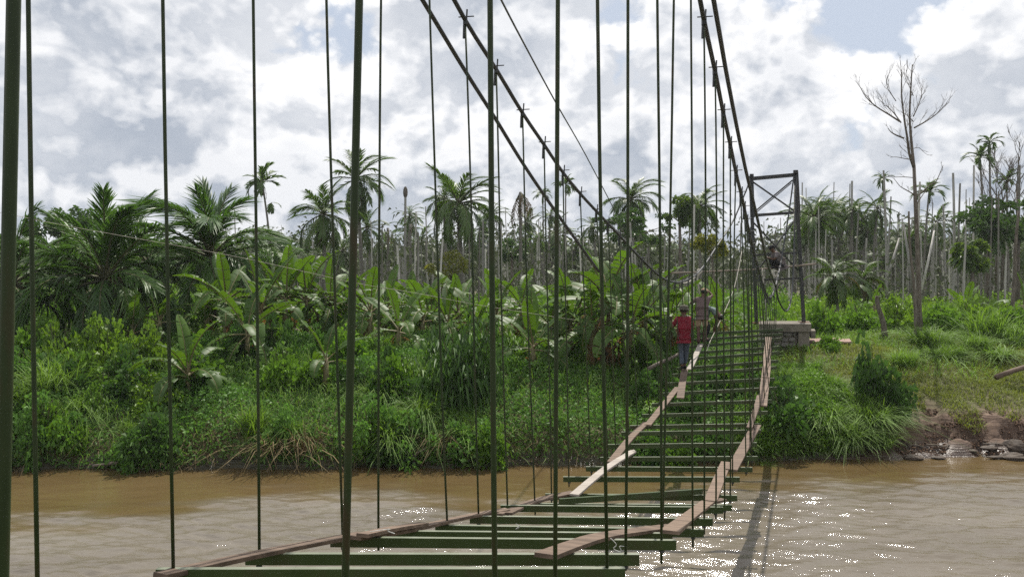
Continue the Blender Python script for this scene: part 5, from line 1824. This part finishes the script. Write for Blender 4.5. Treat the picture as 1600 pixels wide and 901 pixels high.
for i in range(58):
    x = rs_.uniform(1190, 1395) if i < 30 else rs_.uniform(1400, 1640)
    Y = rs_.uniform(19.35, 22.5) if i < 30 else rs_.uniform(24.5, 29.0)
    k = rs_.choice(('tall', 'arch'))
    adj = {'tall': 'upright', 'arch': 'arching'}[k]
    lab = label_for((adj, 'small ' + adj, 'wide ' + adj, 'loose ' + adj, 'thick ' + adj), 'grass tuft', x, 'on the ' + ('steep' if i < 30 else 'gentle') + ' right slope')
    grass(lab, x, Y, rs_.uniform(0.5, 0.95), k, rs_.uniform(1.0, 1.6), 600 + i, group='grass tufts on the right slope')

# ---- ground cover (uncountable)
def scatter(n, x0, x1, Y0, Y1, seed, keep=None):
    """random ground points seen between two photo columns and two depths"""
    r = np.random.default_rng(seed)
    Y = np.sqrt(r.uniform(Y0 ** 2, Y1 ** 2, n))
    X = (r.uniform(x0, x1, n) - CX) / FPX * Y
    Z = ground(X, Y)
    if keep is not None:
        k = keep(X, Y, Z, r)
        X, Y, Z = X[k], Y[k], Z[k]
    return np.stack([X, Y, Z], 1), r


def lump(X, Y, a=1.0):
    return 0.5 + 0.25 * np.sin(X * 1.3 * a + 1.1 * np.sin(Y * 0.9 * a)) + 0.25 * np.sin(Y * 1.9 * a + 1.7 * np.sin(X * 0.8 * a) + 2)


def stuff(name, label, V, F, mat):
    o = link(name, mesh_np(name, V, F, MATS[mat]))
    o['kind'] = 'stuff'; o['label'] = label
    return o


vis = lambda X, Y, Z, r: (Y > waterline(X) + 0.0)
C, r = scatter(145000, -330, 1215, 17.9, 28, 1, vis)
lf = lump(C[:, 0], C[:, 1])
C[:, 2] += (0.04 + 0.50 * lf) * r.random(len(C)) ** 0.6
parts = leaf_cloud(C, 0.12, 0.034, up=0.55, droop=0.35, r=r)
stuff('undergrowth', 'tangled small-leaved undergrowth covering the far river bank', *parts, 'creeper')
C, r = scatter(37000, -330, 1215, 18.0, 29, 2, vis)
C[:, 2] += 0.5 * lump(C[:, 0], C[:, 1], 0.7) * r.random(len(C))
stuff('bank_grass', 'long grass mixed through the growth on the far river bank', *blades(C, 0.45, 0.007, 0.5, 0.9, r), 'grass_blade')
C, r = scatter(7000, -70, 1215, 17.9, 19.0, 3, lambda X, Y, Z, r: (Y > waterline(X) - 0.03) & (r.random(len(X)) < np.clip(lump(X, Y * 0) * 1.6 - 0.35, 0.08, 1)))
stuff('dead_growth', 'dry straw and hanging roots along the waterline', *blades(C, 0.42, 0.007, 0.9, 1.4, r), 'dry_grass')

# right slope: short sunny grass, weeds over the steep part next to the bridge
def lawn_keep(X, Y, Z, r):
    bare = np.clip((X - 8.9) / 1.0, 0, 1)
    thr = 0.05 + bare * (0.80 + 0.30 * np.sin(X * 2.1) * np.sin(Y * 2.7 + X) + 0.18 * np.sin(X * 5.3))
    return (Z > thr) & (r.random(len(X)) < 0.35 + 0.65 * lump(X, Y, 1.3))
C, r = scatter(170000, 1170, 1720, 19.3, 34, 4, lawn_keep)
stuff('slope_grass', 'short yellow green grass on the slope right of the bridge', *blades(C, 0.20, 0.008, 0.6, 0.7, r, seg=2), 'lawn_blade')
C, r = scatter(26000, 1170, 1720, 22.5, 34, 5, lambda X, Y, Z, r: (lump(X, Y, 0.8) > 0.45) & (r.random(len(X)) < np.clip((Y - 22) / 5, 0.05, 1)))
stuff('slope_weeds', 'taller weeds scattered over the right slope', *blades(C, 0.42, 0.011, 0.5, 0.8, r), 'grass_blade')


def weed_keep(X, Y, Z, r):
    return (Y > waterline(X) + 0.02) & (X < 9.15 + 0.35 * np.sin(Y * 2.2) + 0.1 * (Y - 19))
C, r = scatter(26000, 1150, 1420, 18.8, 23.4, 6, weed_keep)
C[:, 2] += 0.15 * r.random(len(C))
stuff('bank_weeds', 'dense dark green weeds spilling down the bank beside the bridge', *blades(C, 0.50, 0.008, 0.5, 1.0, r), 'grass_blade')
C, r = scatter(42000, 1150, 1415, 18.8, 23.0, 7, weed_keep)
C[:, 2] += (0.15 + 0.55 * lump(C[:, 0], C[:, 1], 1.2)) * r.random(len(C)) ** 0.6
stuff('bank_leaves', 'small leaves filling the weeds beside the bridge', *leaf_cloud(C, 0.12, 0.026, up=0.5, droop=0.5, r=r), 'shrub_mid')

# growth between the bank and the far grove
C, r = scatter(62000, -330, 1230, 28, 60, 8)
C[:, 2] += (0.2 + 1.6 * lump(C[:, 0], C[:, 1], 0.5)) * r.random(len(C)) ** 0.7
stuff('grove_undergrowth', 'bushes and saplings filling the ground in front of the grey trunks', *leaf_cloud(C, 0.30, 0.075, up=0.45, droop=0.4, r=r), 'shrub_mid')
C, r = scatter(34000, 1230, 1720, 31, 60, 9)
C[:, 2] += (0.15 + 1.25 * lump(C[:, 0], C[:, 1], 0.6)) * r.random(len(C)) ** 0.7
stuff('grove_undergrowth', 'bushes and saplings under the trunks right of the tower', *leaf_cloud(C, 0.26, 0.065, up=0.45, droop=0.4, r=r), 'shrub_pale')

# the far wood: hundreds more trunks, palm heads, and the wooded rise behind
m = MB()
rf = random.Random(55)
for i in range(1150):
    x = rf.uniform(330, 1690); Y = rf.uniform(72, 150)
    X = PX(x, Y); g = gz(X, Y) - 0.1
    yt = rf.gauss(398, 22) if x < 1250 else rf.gauss(384, 28)
    h = P(x, min(yt, 428), Y).z - g
    ln = rf.uniform(-0.04, 0.04) * h
    rr = rf.uniform(0.05, 0.085)
    m.tube([(X, Y, g), (X + ln * 0.4, Y, g + h * 0.5), (X + ln, Y, g + h)], [rr * 1.1, rr, rr * 0.6], 4)
o = m.build('far_trunks', MATS['dead_trunk']); o['kind'] = 'stuff'; o['label'] = 'dense mass of far grey trunks behind the grove'
r = np.random.default_rng(77)
Cs, Os = [], []
for i in range(900):
    x = r.uniform(-220, 1760); Y = r.uniform(62, 150)
    c = np.array([PX(x, Y), Y, P(x, min(424, r.normal(400 if x < 1250 else 392, 17)), Y).z])
    k = 42
    d = r.normal(size=(k, 3)); d[:, 2] = d[:, 2] * 0.5 + 0.1; d /= np.linalg.norm(d, axis=1, keepdims=True)
    q = r.uniform(0.1, 1, (k, 1)) * r.uniform(1.4, 2.6)
    p = d * q; p[:, 2] -= 0.22 * (q[:, 0] ** 2) * 0.5
    Cs.append(c + p); Os.append(d)
V, F = leaf_cloud(np.concatenate(Cs), 0.95, 0.16, up=0.0, droop=0.5, spread=0.25, out=np.concatenate(Os), r=r)
stuff('far_canopy', 'far palm heads and treetops massed behind the grey trunks', V, F, 'far_leaf')
Cs = []
for i in range(800):
    x = r.uniform(-260, 1800); Y = r.uniform(120, 260)
    X = PX(x, Y); g = gz(X, Y)
    top = P(x, (402 if x < 1200 else 388) + 10 * math.sin(x * 0.013) + r.normal(0, 5), Y).z
    k = 60
    p = r.normal(size=(k, 3)) * np.array([2.6, 2.6, 1.0])
    z = g + (top - g) * r.random((k, 1)) ** 0.8
    Cs.append(np.concatenate([np.array([X, Y]) + p[:, :2], z + p[:, 2:] * 0.5], 1))
V, F = leaf_cloud(np.concatenate(Cs), 1.6, 0.6, up=0.2, droop=0.3, r=r)
stuff('far_woodland', 'wooded rise closing the view behind the palm grove', V, F, 'far_leaf')

C, r = scatter(26000, 520, 1720, 40, 80, 21)
hh_ = np.clip(np.sin(C[:, 0] * 0.9 + 2 * np.sin(C[:, 1] * 0.31)) + 0.5 * np.sin(C[:, 0] * 2.3 + C[:, 1]), 0, 2)
C[:, 2] += hh_ * (1.2 + 3.4 * r.random(len(C)))
C = C[hh_ > 0.05]
stuff('grove_vines', 'dull green saplings and vines hanging between the grey trunks', *leaf_cloud(C, 0.34, 0.09, up=0.1, droop=0.6, r=r), 'far_leaf')

# ---- things lying about
for lab, a, b, ra_, mat in (('long reddish log lying on the grass at the right edge', P(1556, 589, 22.3), P(1640, 560, 22.6), 0.075, 'wood_red'),
                            ('fallen grey trunk lying in the growth left of the man in red', P(1012, 577, 21.2), P(1062, 552, 21.8), 0.055, 'driftwood'),
                            ('thin driftwood branch along the waterline between the first thin rods', P(145, 727, 18.0), P(232, 722, 18.2), 0.028, 'driftwood'),
                            ('second driftwood branch at the waterline on the left', P(170, 722, 18.1), P(222, 727, 18.0), 0.022, 'driftwood')):
    m = MB(); d = b - a
    m.tube([Vector((0, 0, 0)), d * 0.3 + Vector((0, 0, 0.02)), d * 0.7 - Vector((0, 0, 0.015)), d], [ra_ * 1.1, ra_, ra_ * 0.95, ra_ * 0.8], 9)
    o = m.build('log' if ra_ > 0.04 else 'branch', MATS[mat], None, True); o.location = a; tag(o, lab, 'log' if ra_ > 0.04 else 'branch')
pts = [P(626, 722, 18.3), P(650, 708, 18.2), P(672, 697, 18.2), P(676, 695, 18.2)]
m = MB(); m.tube([p - pts[0] for p in pts], [0.022, 0.018, 0.012, 0.006], 6)
m.tube([pts[1] - pts[0], P(646, 722, 18.1) - pts[0]], [0.012, 0.006], 5)
o = m.build('branch', MATS['driftwood'], None, True); o.location = pts[0]; tag(o, 'bare forked branch leaning over the water under the long hanging grass', 'branch')

rk = random.Random(3)
for i, (lab, x, y, s) in enumerate((('dark flat rock nearest the right edge at the waterline', 1575, 722, (0.62, 0.30, 0.10)), ('dark boulder at the right edge above the waterline', 1590, 707, (0.38, 0.28, 0.17)),
                                    ('flat rock lying on the wet mud at the waterline', 1475, 714, (0.30, 0.20, 0.05)), ('small rock beside the flat rock on the mud', 1520, 708, (0.22, 0.14, 0.06)),
                                    ('low mud-covered stone where the grass slope meets the water', 1432, 716, (0.28, 0.18, 0.06)), ('rock left of the boulder on the muddy shore', 1555, 700, (0.30, 0.2, 0.09)))):
    Y = 19.2 if y > 712 else 19.6
    X = PX(x, Y)
    m = MB(); m.ball((0, 0, 0), s, 14, 9)
    m.v = [tuple(c * (1 + 0.22 * math.sin(9 * v[0] + i) * math.sin(11 * v[1] + 2) + rk.uniform(-0.10, 0.10)) * (0.75 + 0.4 * math.sin(5 * v[0] + 2 * i)) for c in v) for v in m.v]
    o = m.build('rock', MATS['wet_rock'], None); o.location = (X, Y, max(0.02, gz(X, Y)) + s[2] * 0.3); tag(o, lab, 'rock')

for i, (x, y, dx, L_) in enumerate(((1448, 703, 40, 0), (1500, 696, -34, 0), (1536, 716, 46, 0), (1418, 712, 30, 0))):
    a = P(x, y, 19.75); b = P(x + dx, y + 3, 19.6)
    a.z = gz(a.x, a.y) + 0.07; b.z = gz(b.x, b.y) + 0.06
    m = MB(); m.tube([Vector((0, 0, 0)), (b - a) * 0.5 + Vector((0, 0.03, 0.04)), b - a], [0.022, 0.018, 0.010], 6)
    m.tube([(b - a) * 0.4, (b - a) * 0.55 + Vector((0, 0.12, 0.12))], [0.012, 0.005], 5)
    o = m.build('branch', MATS['driftwood'], None, True); o.location = a
    tag(o, label_for(('short dead', 'crooked dead', 'muddy'), 'branch', x, 'on the muddy shore'), 'branch')

r = np.random.default_rng(123)
C, r = scatter(5200, 1385, 1700, 19.1, 21.4, 33, lambda X, Y, Z, r: (Z > 0.03) & (Z < 0.95) & (X > 9.0))
sz = 0.012 + 0.045 * r.random(len(C)) ** 3
oct_ = np.array([[1, 0, 0], [0, 1, 0], [-1, 0, 0], [0, -1, 0], [0, 0, 0.7], [0, 0, -0.5]])
V = (C[:, None, :] + oct_[None] * sz[:, None, None] * r.uniform(0.6, 1.4, (len(C), 6, 1))).reshape(-1, 3)
F = (np.arange(len(C)) * 6)[:, None, None] + np.array([[0, 1, 4], [1, 2, 4], [2, 3, 4], [3, 0, 4], [1, 0, 5], [2, 1, 5], [3, 2, 5], [0, 3, 5]])[None]
stuff('mud_clods', 'crumbled clods and pebbles on the muddy shore', V, F.reshape(-1, 3), 'mud_clod')

sl = 'slab in the pinkish row lying on the grass right of the abutment'
for i, (x, y) in enumerate(((1272, 529), (1285, 531), (1298, 534), (1311, 536), (1322, 539))):
    Y = 26.6 - i * 0.08
    X = PX(x, Y)
    m = MB(); m.box((0, 0, 0.05), (0.33, 0.6, 0.06)); o = m.build('paving_slab', MATS['slab_pink']); o.location = (X, Y, gz(X, Y) + 0.10)
    o.rotation_euler = (0.10, rk.uniform(-0.1, 0.1), -0.3 + rk.uniform(-0.1, 0.1))
    tag(o, ('leftmost ', 'second ', 'middle ', 'fourth ', 'rightmost ')[i] + sl, 'slab', 'pinkish slabs beside the abutment')


# ---- humid air: far things fade a little
hz = MB(); hz.box((0, 650, 10.0), (2600, 2600, 27.0))
m, nt, b, o_ = new_mat('humid_air')
nt.nodes.remove(b)
pv_ = nt.nodes.new('ShaderNodeVolumePrincipled')
pv_.inputs['Color'].default_value = (0.90, 0.94, 1.0, 1)
pv_.inputs['Density'].default_value = HAZE
pv_.inputs['Anisotropy'].default_value = 0.3
nt.links.new(pv_.outputs[0], o_.inputs['Volume'])
hzo = hz.build('haze', m)
hzo['kind'] = 'stuff'
